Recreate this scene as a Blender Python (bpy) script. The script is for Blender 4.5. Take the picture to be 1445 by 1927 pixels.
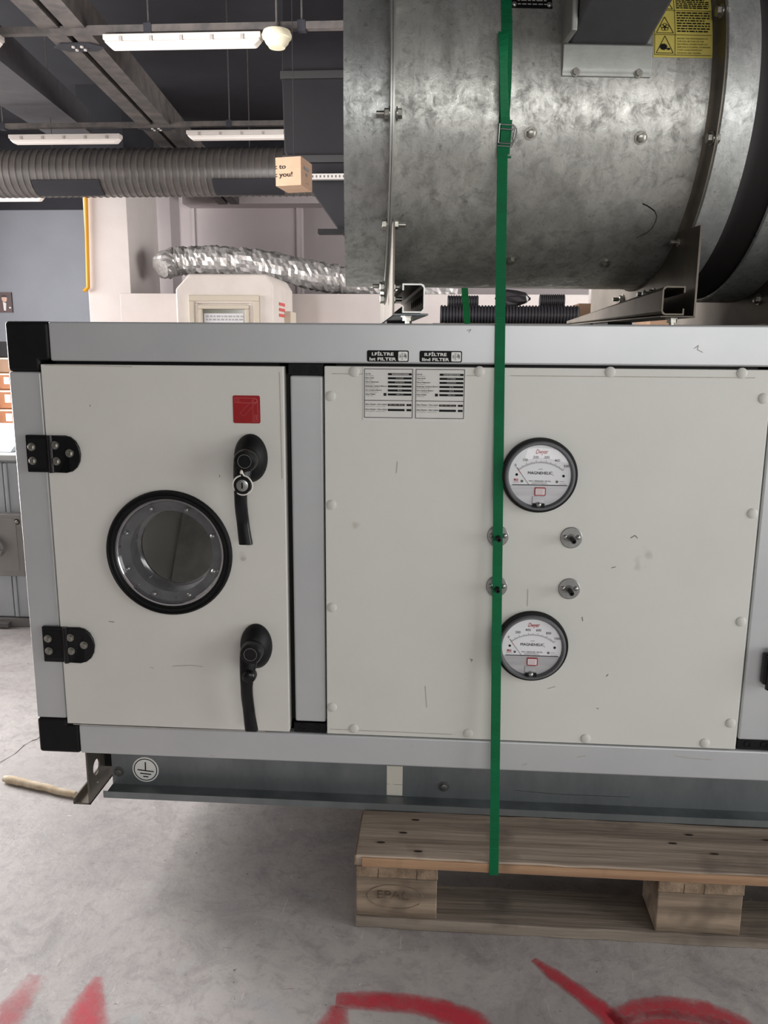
import bpy, bmesh, math, random
from mathutils import Matrix, Vector
random.seed(7)
for o in list(bpy.data.objects): bpy.data.objects.remove(o)
SC = bpy.context.scene
COL = SC.collection
PI = math.pi

# ------------------------------------------------------------------ camera
W_, H_, FPX = 1445.0, 1927.0, 1550.0
PITCH, YAW, ROLL = 0.20102, 0.06871, 0.00697
CAM = Vector((0.0994, -1.3191, 1.0220))
def rotm():
    cy, sy = math.cos(YAW), math.sin(YAW); cp, sp = math.cos(PITCH), math.sin(PITCH); cr, sr = math.cos(ROLL), math.sin(ROLL)
    Rz = Matrix(((cy, sy, 0), (-sy, cy, 0), (0, 0, 1)))
    B = Matrix(((1, 0, 0), (0, 0, -1), (0, 1, 0)))
    Rx = Matrix(((1, 0, 0), (0, cp, -sp), (0, sp, cp)))
    Rr = Matrix(((cr, -sr, 0), (sr, cr, 0), (0, 0, 1)))
    return Rr @ Rx @ B @ Rz
RM = rotm()
cd = bpy.data.cameras.new('camera'); cam = bpy.data.objects.new('camera', cd); COL.objects.link(cam)
m3 = Matrix((RM[0], -RM[1], -RM[2])).transposed()
cam.matrix_world = Matrix.Translation(CAM) @ m3.to_4x4()
cd.sensor_fit = 'VERTICAL'; cd.sensor_height = 36.0; cd.lens = FPX / H_ * 36.0
cd.clip_start = 0.02; cd.clip_end = 200
SC.camera = cam

# ------------------------------------------------------------------ world, lights, exposure
SC.view_settings.view_transform = 'Standard'; SC.view_settings.look = 'None'
SC.view_settings.exposure = 0.0; SC.view_settings.gamma = 1.0
SC.view_settings.use_curve_mapping = False
wd = bpy.data.worlds.new('daylight'); SC.world = wd; wd.use_nodes = True
bg = wd.node_tree.nodes['Background']
bg.inputs[0].default_value = (1.0, 0.985, 0.965, 1); bg.inputs[1].default_value = 1.1
def area(name, loc, target, sx, sy, power, col=(1, 1, 1)):
    l = bpy.data.lights.new(name, 'AREA'); l.shape = 'RECTANGLE'; l.size = sx; l.size_y = sy; l.energy = power; l.color = col
    o = bpy.data.objects.new(name, l); COL.objects.link(o); o.location = loc
    d = Vector(target) - Vector(loc); o.rotation_euler = d.to_track_quat('-Z', 'Y').to_euler()
    return o
# daylight through the roller doors on both sides, the strip window behind the camera and the window band on the far left
area('right_door_daylight', (3.36, -1.25, 1.1), (0.0, -1.25, 1.1), 1.9, 1.7, 66, (0.98, 1.0, 0.99))
area('left_door_daylight', (-3.56, 2.45, 1.5), (0.0, 2.45, 1.3), 2.5, 2.8, 660, (1, 0.972, 0.968))
area('strip_window_daylight', (1.65, -4.36, 1.28), (1.65, 0.0, 1.28), 3.2, 0.8, 49, (1, 1, 0.985))
area('window_daylight', (-9.1, 7.8, 2.0), (-4.0, 7.8, 0.9), 7.4, 2.8, 640, (1, 0.975, 0.965))
area('added_right_fill', (6.9, 8.2, 2.2), (0.0, 9.0, 1.6), 6.0, 2.4, 520, (1, 0.97, 0.955))  # unseen source on the right, added to brighten the recess and background

# ------------------------------------------------------------------ measuring helpers (pixel of the photo -> point at a known depth)
def ray(px, py):
    return RM.transposed() @ Vector(((px - W_ / 2) / FPX, (py - H_ / 2) / FPX, 1.0))
def at(px, py, Y):
    d = ray(px, py); return CAM + d * ((Y - CAM.y) / d.y)
def fl(px, py, Z=0.0):
    d = ray(px, py); return CAM + d * ((Z - CAM.z) / d.z)
def FP(px, py, Y=0.0):
    p = at(px, py, Y); return p.x, p.z

# ------------------------------------------------------------------ materials
def lin(c):
    return tuple(((v / 255) / 12.92 if v / 255 <= 0.04045 else ((v / 255 + 0.055) / 1.055) ** 2.4) for v in c) + (1.0,)
MATS = {}
def mat(name, c1, c2=None, scale=8.0, detail=6, rough=0.5, metal=0.0, bump=0.0, bscale=60.0, stretch=(1, 1, 1), lo=0.35, hi=0.65, spots=None, spec=0.5, rough2=None, emit=None, coat=0.0, vor=None, spot_scale=30, spot_lo=0.70, spot_hi=0.74, spot_stretch=(1, 1, 1)):
    if name in MATS: return MATS[name]
    m = bpy.data.materials.new(name); m.use_nodes = True; nt = m.node_tree; N = nt.nodes; L = nt.links
    b = N['Principled BSDF']; b.inputs['Base Color'].default_value = lin(c1); b.inputs['Roughness'].default_value = rough
    b.inputs['Metallic'].default_value = metal; b.inputs['Specular IOR Level'].default_value = spec; b.inputs['Coat Weight'].default_value = coat
    tc = N.new('ShaderNodeTexCoord')
    def noise(sc, st, det):
        mp = N.new('ShaderNodeMapping'); mp.inputs['Scale'].default_value = st; L.new(tc.outputs['Object'], mp.inputs['Vector'])
        n = N.new('ShaderNodeTexNoise'); n.inputs['Scale'].default_value = sc; n.inputs['Detail'].default_value = det; n.inputs['Roughness'].default_value = 0.62
        L.new(mp.outputs['Vector'], n.inputs['Vector']); return n
    out = None
    if c2 is not None:
        n = noise(scale, stretch, detail); src = n.outputs['Fac']
        if vor:
            v = N.new('ShaderNodeTexVoronoi'); v.inputs['Scale'].default_value = vor; L.new(tc.outputs['Object'], v.inputs['Vector'])
            sep = N.new('ShaderNodeSeparateColor'); L.new(v.outputs['Color'], sep.inputs[0])
            mm = N.new('ShaderNodeMath'); mm.operation = 'MULTIPLY_ADD'; mm.inputs[1].default_value = 0.16; L.new(sep.outputs[0], mm.inputs[0]); L.new(n.outputs['Fac'], mm.inputs[2])
            ms = N.new('ShaderNodeMath'); ms.operation = 'SUBTRACT'; ms.inputs[1].default_value = 0.08; L.new(mm.outputs[0], ms.inputs[0]); src = ms.outputs[0]
        r = N.new('ShaderNodeMapRange'); r.inputs['From Min'].default_value = lo; r.inputs['From Max'].default_value = hi; L.new(src, r.inputs['Value'])
        mx = N.new('ShaderNodeMix'); mx.data_type = 'RGBA'; mx.inputs[6].default_value = lin(c1); mx.inputs[7].default_value = lin(c2)
        L.new(r.outputs[0], mx.inputs[0]); out = mx.outputs[2]
        if rough2 is not None:
            rr = N.new('ShaderNodeMapRange'); rr.inputs['To Min'].default_value = rough; rr.inputs['To Max'].default_value = rough2
            L.new(r.outputs[0], rr.inputs['Value']); L.new(rr.outputs[0], b.inputs['Roughness'])
    if spots is not None:
        n2 = noise(spot_scale, spot_stretch, 3); r2 = N.new('ShaderNodeMapRange'); r2.inputs['From Min'].default_value = spot_lo; r2.inputs['From Max'].default_value = spot_hi
        L.new(n2.outputs['Fac'], r2.inputs['Value'])
        mx2 = N.new('ShaderNodeMix'); mx2.data_type = 'RGBA'; mx2.inputs[7].default_value = lin(spots)
        if out is not None: L.new(out, mx2.inputs[6])
        else: mx2.inputs[6].default_value = lin(c1)
        L.new(r2.outputs[0], mx2.inputs[0]); out = mx2.outputs[2]
    if out is not None: L.new(out, b.inputs['Base Color'])
    if bump:
        n3 = noise(bscale, stretch, 5); bp = N.new('ShaderNodeBump'); bp.inputs['Strength'].default_value = bump; bp.inputs['Distance'].default_value = 0.004
        L.new(n3.outputs['Fac'], bp.inputs['Height']); L.new(bp.outputs['Normal'], b.inputs['Normal'])
    if emit:
        b.inputs['Emission Color'].default_value = lin(emit[0]); b.inputs['Emission Strength'].default_value = emit[1]
    MATS[name] = m; return m

PANEL = mat('panel_paint', (206, 206, 200), (200, 200, 193), scale=3, rough=0.42, bump=0.03, bscale=300, spots=(150, 141, 128), spot_scale=9, spot_lo=0.705, spot_hi=0.78)
DOORP = mat('door_paint', (207, 205, 199), (200, 198, 192), scale=3, rough=0.42, bump=0.03, bscale=300, spots=(140, 130, 118), spot_scale=11, spot_lo=0.705, spot_hi=0.77)
ALU = mat('anodised_frame', (190, 192, 193), (184, 186, 188), scale=5, rough=0.38, metal=0.35, spots=(128, 126, 124), spot_scale=14, spot_lo=0.74, spot_hi=0.8)
BLACK = mat('black_plastic', (10, 10, 12), (15, 15, 17), scale=30, rough=0.5, bump=0.05, bscale=400, spec=0.22)
BLACKG = mat('black_gloss', (9, 9, 11), (16, 16, 18), scale=20, rough=0.26, spec=0.35, spots=(60, 58, 56), spot_scale=60, spot_lo=0.72, spot_hi=0.8)
RUBBER = mat('black_rubber', (8, 8, 9), rough=0.55, spec=0.25)
BEZEL = mat('gauge_bezel', (84, 85, 88), (92, 93, 96), scale=40, rough=0.5)
def galv(name, c1, c2, c3, flake):
    m = bpy.data.materials.new(name); m.use_nodes = True; nt = m.node_tree; N = nt.nodes; L = nt.links
    b = N['Principled BSDF']; b.inputs['Metallic'].default_value = 0.70; tc = N.new('ShaderNodeTexCoord')
    def noise(sc, det, rgh=0.65, dist=0.0, st=(1, 1, 1)):
        mp = N.new('ShaderNodeMapping'); mp.inputs['Scale'].default_value = st; L.new(tc.outputs['Object'], mp.inputs['Vector'])
        n = N.new('ShaderNodeTexNoise'); n.inputs['Scale'].default_value = sc; n.inputs['Detail'].default_value = det; n.inputs['Roughness'].default_value = rgh; n.inputs['Distortion'].default_value = dist
        L.new(mp.outputs[0], n.inputs['Vector']); return n.outputs['Fac']
    def rng(src, a, c, t0=0.0, t1=1.0):
        r = N.new('ShaderNodeMapRange'); r.inputs['From Min'].default_value = a; r.inputs['From Max'].default_value = c; r.inputs['To Min'].default_value = t0; r.inputs['To Max'].default_value = t1
        L.new(src, r.inputs['Value']); return r.outputs[0]
    def mix(f, a, c):
        x = N.new('ShaderNodeMix'); x.data_type = 'RGBA'; L.new(f, x.inputs[0])
        for q, i in ((a, 6), (c, 7)):
            if isinstance(q, tuple): x.inputs[i].default_value = q
            else: L.new(q, x.inputs[i])
        return x.outputs[2]
    big = noise(6, 10, 0.65, 0.4); streak = noise(26, 8, 0.7, 0.2, (1.4, 1.4, 0.22)); fine = noise(flake, 10, 0.78, 0.5)
    base = mix(rng(big, 0.36, 0.66), lin(c1), lin(c2)); base = mix(rng(streak, 0.46, 0.70, 0, 0.75), base, lin(c3)); base = mix(rng(fine, 0.48, 0.64, 0, 0.85), base, lin(c3))
    base = mix(rng(noise(90, 4, .6), 0.66, 0.72, 0, 0.5), base, lin((70, 68, 64)))
    L.new(base, b.inputs['Base Color']); L.new(rng(fine, 0.38, 0.62, 0.25, 0.54), b.inputs['Roughness'])
    ad = N.new('ShaderNodeMath'); ad.operation = 'ADD'; L.new(fine, ad.inputs[0]); L.new(streak, ad.inputs[1])
    bp = N.new('ShaderNodeBump'); bp.inputs['Strength'].default_value = 0.20; bp.inputs['Distance'].default_value = 0.003; L.new(ad.outputs[0], bp.inputs['Height']); L.new(bp.outputs[0], b.inputs['Normal'])
    return m
GALV = galv('galvanised_casing', (200, 200, 194), (158, 158, 153), (128, 127, 122), 42)
GALVR = galv('galvanised_ring', (198, 200, 198), (166, 168, 166), (138, 140, 138), 60)
GALVB = mat('galvanised_base', (140, 145, 147), (112, 117, 120), scale=7.0, detail=8, rough=0.42, rough2=0.55, metal=0.75, bump=0.06, bscale=30, stretch=(1, 1, 0.4), spots=(98, 92, 80), spot_scale=12, spot_lo=0.68, spot_hi=0.8)
GALVL = mat('galvanised_bright', (186, 187, 182), (158, 158, 154), scale=14, detail=8, rough=0.36, metal=0.8, bump=0.04, bscale=60)
SHEET = mat('bracket_sheet', (152, 153, 149), (134, 135, 131), scale=18, detail=8, rough=0.42, metal=0.6, bump=0.06, bscale=60)
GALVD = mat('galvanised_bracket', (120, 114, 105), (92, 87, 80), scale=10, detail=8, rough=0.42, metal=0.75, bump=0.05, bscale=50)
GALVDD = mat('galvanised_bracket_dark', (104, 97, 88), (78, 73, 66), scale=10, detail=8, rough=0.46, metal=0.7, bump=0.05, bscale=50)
ZINC = mat('zinc_bolt', (176, 174, 166), (140, 138, 131), scale=90, rough=0.32, metal=0.9)
ZINCD = mat('dull_bolt', (120, 120, 118), (96, 96, 95), scale=90, rough=0.45, metal=0.7)
STEEL = mat('polished_steel', (186, 187, 186), (160, 160, 158), scale=60, rough=0.3, metal=0.95)
CHROME = mat('chrome_ring', (200, 200, 202), rough=0.12, metal=1.0)
CLEAR = mat('grey_clear_ring', (112, 113, 116), (80, 81, 84), scale=14, rough=0.18, coat=0.5)
STRAPG = mat('green_strap', (4, 122, 76), (8, 112, 70), scale=30, rough=0.5, bump=0.35, bscale=500, stretch=(0.2, 0.2, 1.6), spec=0.3)
_nt = STRAPG.node_tree; _pb = _nt.nodes['Principled BSDF']; _tr = _nt.nodes.new('ShaderNodeBsdfTranslucent'); _tr.inputs[0].default_value = lin((0, 168, 92)); _mx = _nt.nodes.new('ShaderNodeMixShader'); _mx.inputs[0].default_value = 0.35
_nt.links.new(_pb.outputs[0], _mx.inputs[1]); _nt.links.new(_tr.outputs[0], _mx.inputs[2]); _nt.links.new(_mx.outputs[0], _nt.nodes['Material Output'].inputs[0])
WHITEP = mat('rivet_cap', (194, 193, 187), rough=0.55)
WHITE = mat('white_print', (224, 224, 220), rough=0.5)
PAPER = mat('label_paper', (203, 202, 198), (208, 207, 203), scale=20, rough=0.45)
INK = mat('black_print', (8, 8, 9), rough=0.6, spec=0.2)
INKG = mat('grey_print', (104, 103, 101), rough=0.5)
INKL = mat('pale_print', (172, 171, 168), rough=0.5)
RED = mat('red_sticker', (150, 6, 14), (140, 5, 12), scale=20, rough=0.4)
REDP = mat('red_print', (176, 24, 32), rough=0.5)
PINK = mat('pink_print', (196, 96, 100), rough=0.5)
DIALW = mat('dial_white', (246, 247, 249), rough=0.4)
DIALS = mat('dial_silver', (186, 186, 190), (214, 214, 216), scale=60, stretch=(0.08, 1, 1), rough=0.3, metal=0.5)
YELLOW = mat('warning_yellow', (188, 174, 86), (174, 160, 76), scale=14, rough=0.5)
DARKBOX = mat('terminal_plastic', (70, 70, 72), (64, 64, 66), scale=40, rough=0.5)
CEIL = mat('black_ceiling_paint', (38, 38, 44), (46, 46, 52), scale=1.2, rough=0.85)
CEILM = mat('dusty_black_steel', (72, 69, 68), (96, 89, 85), scale=6, rough=0.7, lo=0.4, hi=0.62)
DUCTB = mat('black_duct_wrap', (84, 81, 80), (98, 93, 89), scale=6, rough=0.34)
DUCTR = mat('black_rect_duct', (20, 19, 22), (26, 24, 28), scale=3, rough=0.65, spec=0.3)
FOIL = mat('aluminium_foil', (226, 223, 220), (190, 187, 184), scale=25, rough=0.34, metal=0.45, bump=0.6, bscale=22)
WALLW = mat('white_wall', (226, 218, 214), (220, 211, 207), scale=2, rough=0.8)
WALLG = mat('lilac_grey_wall', (200, 191, 191), (194, 185, 186), scale=1.5, rough=0.85)
WALLB = mat('blue_grey_wall', (146, 150, 158), (141, 145, 153), scale=1.5, rough=0.8)
BOOTH = mat('cream_booth', (232, 224, 216), (224, 215, 206), scale=4, rough=0.55)
BOOTHL = mat('cream_moulding', (214, 204, 186), rough=0.6)
YPIPE = mat('yellow_pipe', (226, 160, 28), rough=0.5)
CARD = mat('cardboard', (150, 122, 99), (143, 115, 92), scale=12, rough=0.8)
CARDR = mat('brown_cardboard', (172, 118, 84), (150, 100, 72), scale=8, rough=0.85)
HOSE = mat('black_hose', (44, 43, 46), rough=0.4)
LAMPW = mat('lamp_diffuser', (236, 230, 224), rough=0.45, emit=((255, 244, 232), 0.10))
LAMPH = mat('lamp_housing', (206, 200, 194), rough=0.5)
CREAM = mat('cream_plastic', (222, 214, 186), rough=0.45, emit=((222, 214, 186), 0.0))
CABG = mat('grey_cabinet', (166, 170, 173), (158, 162, 166), scale=6, rough=0.5)
CABD = mat('grey_switchbox', (132, 129, 126), (124, 121, 118), scale=9, rough=0.5)
CABK = mat('switch_knob', (120, 118, 116), rough=0.4)
PALEB = mat('pale_blue_plastic', (205, 216, 222), rough=0.4)
INNER = mat('inner_lining', (96, 98, 100), (88, 90, 93), scale=5, rough=0.45)
WOODSTICK = mat('bare_stick', (206, 192, 168), (176, 156, 128), scale=30, stretch=(1, 1, 1), rough=0.8, bump=0.4, bscale=40)
TAPE = mat('cream_tape', (206, 202, 190), rough=0.55)
CORD = mat('black_cord', (12, 12, 12), rough=0.8)
CORDW = mat('white_cord', (210, 206, 198), rough=0.7)

def wood(name, c1, c2, c3, axis):
    if name in MATS: return MATS[name]
    st = [34.0, 34.0, 34.0]; st[axis] = 1.6
    m = mat(name, c1, c2, scale=1.0, detail=8, stretch=tuple(st), rough=0.85, bump=0.9, bscale=1.6, lo=0.36, hi=0.62, spots=c3, spot_scale=7, spot_lo=0.56, spot_hi=0.72)
    return m
WOODX = wood('weathered_wood_along', (178, 162, 146), (130, 116, 103), (116, 104, 94), 0)
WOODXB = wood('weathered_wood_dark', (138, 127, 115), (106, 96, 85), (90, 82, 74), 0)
WOODY = wood('weathered_wood_across', (150, 130, 108), (112, 95, 78), (96, 82, 70), 1)
WOODBL = wood('block_wood', (152, 135, 116), (104, 90, 76), (88, 76, 64), 0)
WOODEND = mat('wood_end_grain', (176, 142, 106), (122, 94, 68), scale=30, detail=8, stretch=(1, 1, 3), rough=0.9, bump=0.6, bscale=40)
BURN = mat('burnt_brand', (66, 52, 42), (136, 118, 100), scale=28, rough=0.9, lo=.42, hi=.62)

def thin_glass(name, tint, refl, rough=0.02):
    m = bpy.data.materials.new(name); m.use_nodes = True; nt = m.node_tree; N = nt.nodes; L = nt.links
    for n in list(N): N.remove(n)
    o = N.new('ShaderNodeOutputMaterial'); t = N.new('ShaderNodeBsdfTransparent'); t.inputs[0].default_value = (tint, tint, tint, 1)
    g = N.new('ShaderNodeBsdfGlossy'); g.inputs['Roughness'].default_value = rough
    fr = N.new('ShaderNodeFresnel'); fr.inputs[0].default_value = 1.5
    ml = N.new('ShaderNodeMath'); ml.operation = 'MULTIPLY'; ml.inputs[1].default_value = refl; L.new(fr.outputs[0], ml.inputs[0])
    mx = N.new('ShaderNodeMixShader'); L.new(ml.outputs[0], mx.inputs[0]); L.new(t.outputs[0], mx.inputs[1]); L.new(g.outputs[0], mx.inputs[2]); L.new(mx.outputs[0], o.inputs[0])
    return m
GLASS = thin_glass('porthole_glass', 0.86, 1.6)
LENS = thin_glass('gauge_lens', 0.99, 0.55)

# concrete floor
def concrete():
    m = bpy.data.materials.new('worn_concrete'); m.use_nodes = True; nt = m.node_tree; N = nt.nodes; L = nt.links
    b = N['Principled BSDF']; tc = N.new('ShaderNodeTexCoord')
    def noise(sc, det, rgh=0.65, dist=0.0, st=(1, 1, 1), rot=0):
        mp = N.new('ShaderNodeMapping'); mp.inputs['Scale'].default_value = st; mp.inputs['Rotation'].default_value = (0, 0, rot); L.new(tc.outputs['Object'], mp.inputs['Vector'])
        n = N.new('ShaderNodeTexNoise'); n.inputs['Scale'].default_value = sc; n.inputs['Detail'].default_value = det; n.inputs['Roughness'].default_value = rgh; n.inputs['Distortion'].default_value = dist
        L.new(mp.outputs[0], n.inputs['Vector']); return n.outputs['Fac']
    def rng(src, a, c, t0=0.0, t1=1.0):
        r = N.new('ShaderNodeMapRange'); r.inputs['From Min'].default_value = a; r.inputs['From Max'].default_value = c; r.inputs['To Min'].default_value = t0; r.inputs['To Max'].default_value = t1
        L.new(src, r.inputs['Value']); return r.outputs[0]
    def mix(f, a, c):
        x = N.new('ShaderNodeMix'); x.data_type = 'RGBA'; L.new(f, x.inputs[0])
        for s, i in ((a, 6), (c, 7)):
            if isinstance(s, tuple): x.inputs[i].default_value = s
            else: L.new(s, x.inputs[i])
        return x.outputs[2]
    base = mix(rng(noise(2.2, 8), 0.35, 0.65), lin((156, 151, 149)), lin((178, 173, 170)))
    base = mix(rng(noise(9, 10, 0.75, 0.8), 0.48, 0.66, 0, .8), base, lin((138, 134, 134)))
    base = mix(rng(noise(38, 8, 0.75, 0.5), 0.50, 0.66, 0, .55), base, lin((134, 128, 126)))
    base = mix(rng(noise(5, 6, 0.6, 1.2), 0.62, 0.75, 0, 0.7), base, lin((160, 165, 168)))
    base = mix(rng(noise(3.1, 4), 0.66, 0.78, 0, 0.5), base, lin((170, 158, 142)))
    base = mix(rng(noise(70, 3), 0.68, 0.73, 0, 0.85), base, lin((84, 80, 78)))
    base = mix(rng(noise(52, 3, .5, .2), 0.745, 0.77, 0, 0.7), base, lin((214, 212, 210)))
    base = mix(rng(noise(26, 3, 0.5, 0.4, (1, 6, 1), 0.9), 0.70, 0.76, 0, 0.6), base, lin((104, 99, 96)))
    base = mix(rng(noise(17, 3, 0.5, 0.6, (5, 1, 1), 0.5), 0.71, 0.76, 0, 0.5), base, lin((206, 202, 198)))
    L.new(base, b.inputs['Base Color']); b.inputs['Roughness'].default_value = 0.62
    bp = N.new('ShaderNodeBump'); bp.inputs['Strength'].default_value = 0.45; bp.inputs['Distance'].default_value = 0.004
    L.new(noise(30, 8, 0.7), bp.inputs['Height']); L.new(bp.outputs[0], b.inputs['Normal'])
    return m
CONC = concrete()
def spray():
    m = bpy.data.materials.new('red_floor_paint'); m.use_nodes = True; nt = m.node_tree; N = nt.nodes; L = nt.links
    b = N['Principled BSDF']; b.inputs['Base Color'].default_value = lin((196, 44, 62)); b.inputs['Roughness'].default_value = 0.6
    tc = N.new('ShaderNodeTexCoord'); n = N.new('ShaderNodeTexNoise'); n.inputs['Scale'].default_value = 45; n.inputs['Detail'].default_value = 9; n.inputs['Roughness'].default_value = 0.75
    L.new(tc.outputs['Object'], n.inputs['Vector'])
    at_ = N.new('ShaderNodeAttribute'); at_.attribute_name = 'cover'
    ad = N.new('ShaderNodeMath'); ad.operation = 'ADD'; L.new(n.outputs['Fac'], ad.inputs[0]); L.new(at_.outputs['Fac'], ad.inputs[1])
    r = N.new('ShaderNodeMapRange'); r.inputs['From Min'].default_value = 0.55; r.inputs['From Max'].default_value = 1.3; r.inputs['To Max'].default_value = 0.84; L.new(ad.outputs[0], r.inputs['Value'])
    L.new(r.outputs[0], b.inputs['Alpha']); return m
PAINT = spray()

# ------------------------------------------------------------------ mesh builder
WL = {}
class MB:
    def __init__(s, tf=None): s.v = []; s.f = []; s.tf = tf
    def add(s, vs, fs):
        b = len(s.v)
        for p in vs:
            p = Vector(p); s.v.append(s.tf(p) if s.tf else p)
        s.f += [tuple(i + b for i in f) for f in fs]; return s
    def box(s, x0, x1, y0, y1, z0, z1):
        return s.add([(x, y, z) for z in (z0, z1) for y in (y0, y1) for x in (x0, x1)], [(0, 2, 3, 1), (4, 5, 7, 6), (0, 1, 5, 4), (2, 6, 7, 3), (0, 4, 6, 2), (1, 3, 7, 5)])
    def obox(s, c, ax, ay, az):
        c, ax, ay, az = map(Vector, (c, ax, ay, az))
        return s.add([c + ax * i + ay * j + az * k for k in (-1, 1) for j in (-1, 1) for i in (-1, 1)], [(0, 2, 3, 1), (4, 5, 7, 6), (0, 1, 5, 4), (2, 6, 7, 3), (0, 4, 6, 2), (1, 3, 7, 5)])
    def prism(s, poly, a, b, axis='y'):
        n = len(poly)
        def p3(u, v, t): return {'y': (u, t, v), 'x': (t, u, v), 'z': (u, v, t)}[axis]
        return s.add([p3(u, v, a) for u, v in poly] + [p3(u, v, b) for u, v in poly], [tuple(range(n)), tuple(range(2 * n - 1, n - 1, -1))] + [(i, i + n, (i + 1) % n + n, (i + 1) % n) for i in range(n)])
    def lathe(s, c, axis, prof, n=32, a0=0.0, a1=2 * PI, ref=None):
        c = Vector(c); ax = Vector(axis).normalized(); r = Vector(ref) if ref else (Vector((0, 0, 1)) if abs(ax.z) < 0.9 else Vector((1, 0, 0)))
        u = (r - ax * r.dot(ax)).normalized(); w = ax.cross(u); full = abs(a1 - a0 - 2 * PI) < 1e-6; k = n if full else n + 1
        vs = []
        for (t, rad) in prof:
            for i in range(k):
                a = a0 + (a1 - a0) * i / n; vs.append(c + ax * t + (u * math.cos(a) + w * math.sin(a)) * rad)
        fs = []
        for j in range(len(prof) - 1):
            for i in range(n):
                i2 = (i + 1) % k; fs.append((j * k + i, j * k + i2, (j + 1) * k + i2, (j + 1) * k + i))
        return s.add(vs, fs)
    def cyl(s, p0, p1, r, n=16, r1=None, caps=True):
        p0, p1 = Vector(p0), Vector(p1); L = (p1 - p0).length; r1 = r if r1 is None else r1
        pr = [(0, r), (L, r1)]
        if caps: pr = [(0, 0.00001)] + pr + [(L, 0.00001)]
        return s.lathe(p0, p1 - p0, pr, n)
    def tube(s, pts, r, n=10, cap=True, fn=None):
        pts = [Vector(p) for p in pts]; k = len(pts); vs = []; prev = None
        for i, p in enumerate(pts):
            t = (pts[min(i + 1, k - 1)] - pts[max(i - 1, 0)]).normalized()
            if prev is None: u = t.orthogonal().normalized()
            else: u = (prev - t * prev.dot(t)).normalized()
            prev = u; w = t.cross(u)
            for j in range(n):
                a = 2 * PI * j / n; rr = r(i) if callable(r) else r
                if fn: rr *= fn(i, j)
                vs.append(p + (u * math.cos(a) + w * math.sin(a)) * rr)
        fs = [(i * n + j, i * n + (j + 1) % n, (i + 1) * n + (j + 1) % n, (i + 1) * n + j) for i in range(k - 1) for j in range(n)]
        if cap: fs += [tuple(range(n - 1, -1, -1)), tuple(range((k - 1) * n, k * n))]
        return s.add(vs, fs)
    def ribbon(s, pts, wdir, w, th=0.0008, nrm=None):
        """flat band along pts, half width w along wdir, thickness th"""
        pts = [Vector(p) for p in pts]; k = len(pts); vs = []
        for i, p in enumerate(pts):
            t = (pts[min(i + 1, k - 1)] - pts[max(i - 1, 0)]).normalized(); wd_ = Vector(wdir(i) if callable(wdir) else wdir).normalized()
            n = t.cross(wd_).normalized()
            for a, b in ((-1, -1), (1, -1), (1, 1), (-1, 1)): vs.append(p + wd_ * w * a + n * th * b * 0.5)
        fs = [(i * 4 + j, i * 4 + (j + 1) % 4, i * 4 + 4 + (j + 1) % 4, i * 4 + 4 + j) for i in range(k - 1) for j in range(4)] + [(3, 2, 1, 0), (k * 4 - 4, k * 4 - 3, k * 4 - 2, k * 4 - 1)]
        return s.add(vs, fs)
    def build(s, name, m, parent=None, smooth=False, bevel=0.0, seg=2, angle=40):
        me = bpy.data.meshes.new(name)
        lo = [min(v[i] for v in s.v) for i in range(3)]; hi = [max(v[i] for v in s.v) for i in range(3)]
        c = Vector(((lo[0] + hi[0]) / 2, (lo[1] + hi[1]) / 2, (lo[2] + hi[2]) / 2))
        me.from_pydata([tuple(v - c) for v in s.v], [], s.f); me.update()
        bm = bmesh.new(); bm.from_mesh(me); bmesh.ops.recalc_face_normals(bm, faces=bm.faces); bm.to_mesh(me); bm.free()
        me.materials.append(m)
        o = bpy.data.objects.new(name, me); COL.objects.link(o); o.location = c; WL[o] = c
        if parent is not None:
            o.parent = parent; o.matrix_parent_inverse = Matrix.Translation(-WL[parent])
        if bevel:
            b = o.modifiers.new('bevel', 'BEVEL'); b.width = bevel; b.segments = seg; b.limit_method = 'ANGLE'; b.angle_limit = math.radians(angle)
        if smooth or bevel:
            for p in me.polygons: p.use_smooth = True
            e = o.modifiers.new('edges', 'EDGE_SPLIT') if not bevel else None
            if e: e.split_angle = math.radians(angle)
            if bevel:
                wn = o.modifiers.new('wn', 'WEIGHTED_NORMAL'); wn.keep_sharp = True
        return o
def inst(name, me, loc, rot=None, parent=None):
    o = bpy.data.objects.new(name, me); COL.objects.link(o)
    o.location = loc; WL[o] = Vector(loc)
    if rot is not None: o.rotation_euler = rot.to_euler() if isinstance(rot, Matrix) else rot
    if parent is not None:
        o.parent = parent; o.matrix_parent_inverse = Matrix.Translation(-WL[parent])
    return o
def proto(mb, m, smooth=True, angle=40):
    me = bpy.data.meshes.new('proto'); me.from_pydata([tuple(v) for v in mb.v], [], mb.f); me.update()
    bm = bmesh.new(); bm.from_mesh(me); bmesh.ops.recalc_face_normals(bm, faces=bm.faces)
    if smooth:
        for f in bm.faces: f.smooth = True
        for e in bm.edges:
            if len(e.link_faces) == 2 and e.calc_face_angle(0) > math.radians(angle): e.smooth = False
    bm.to_mesh(me); bm.free(); me.materials.append(m); return me
def thing(name, label, cat, loc, group=None):
    o = bpy.data.objects.new(name, None); COL.objects.link(o); o.location = loc; WL[o] = Vector(loc); o.empty_display_size = 0.1
    return tag(o, label, cat, group)
def tag(o, label, cat, group=None):
    o['label'] = label; o['category'] = cat
    if group: o['group'] = group
    return o
def struct(o): o['kind'] = 'structure'; return o
def lab(o, label): o['label'] = label; return o

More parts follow.
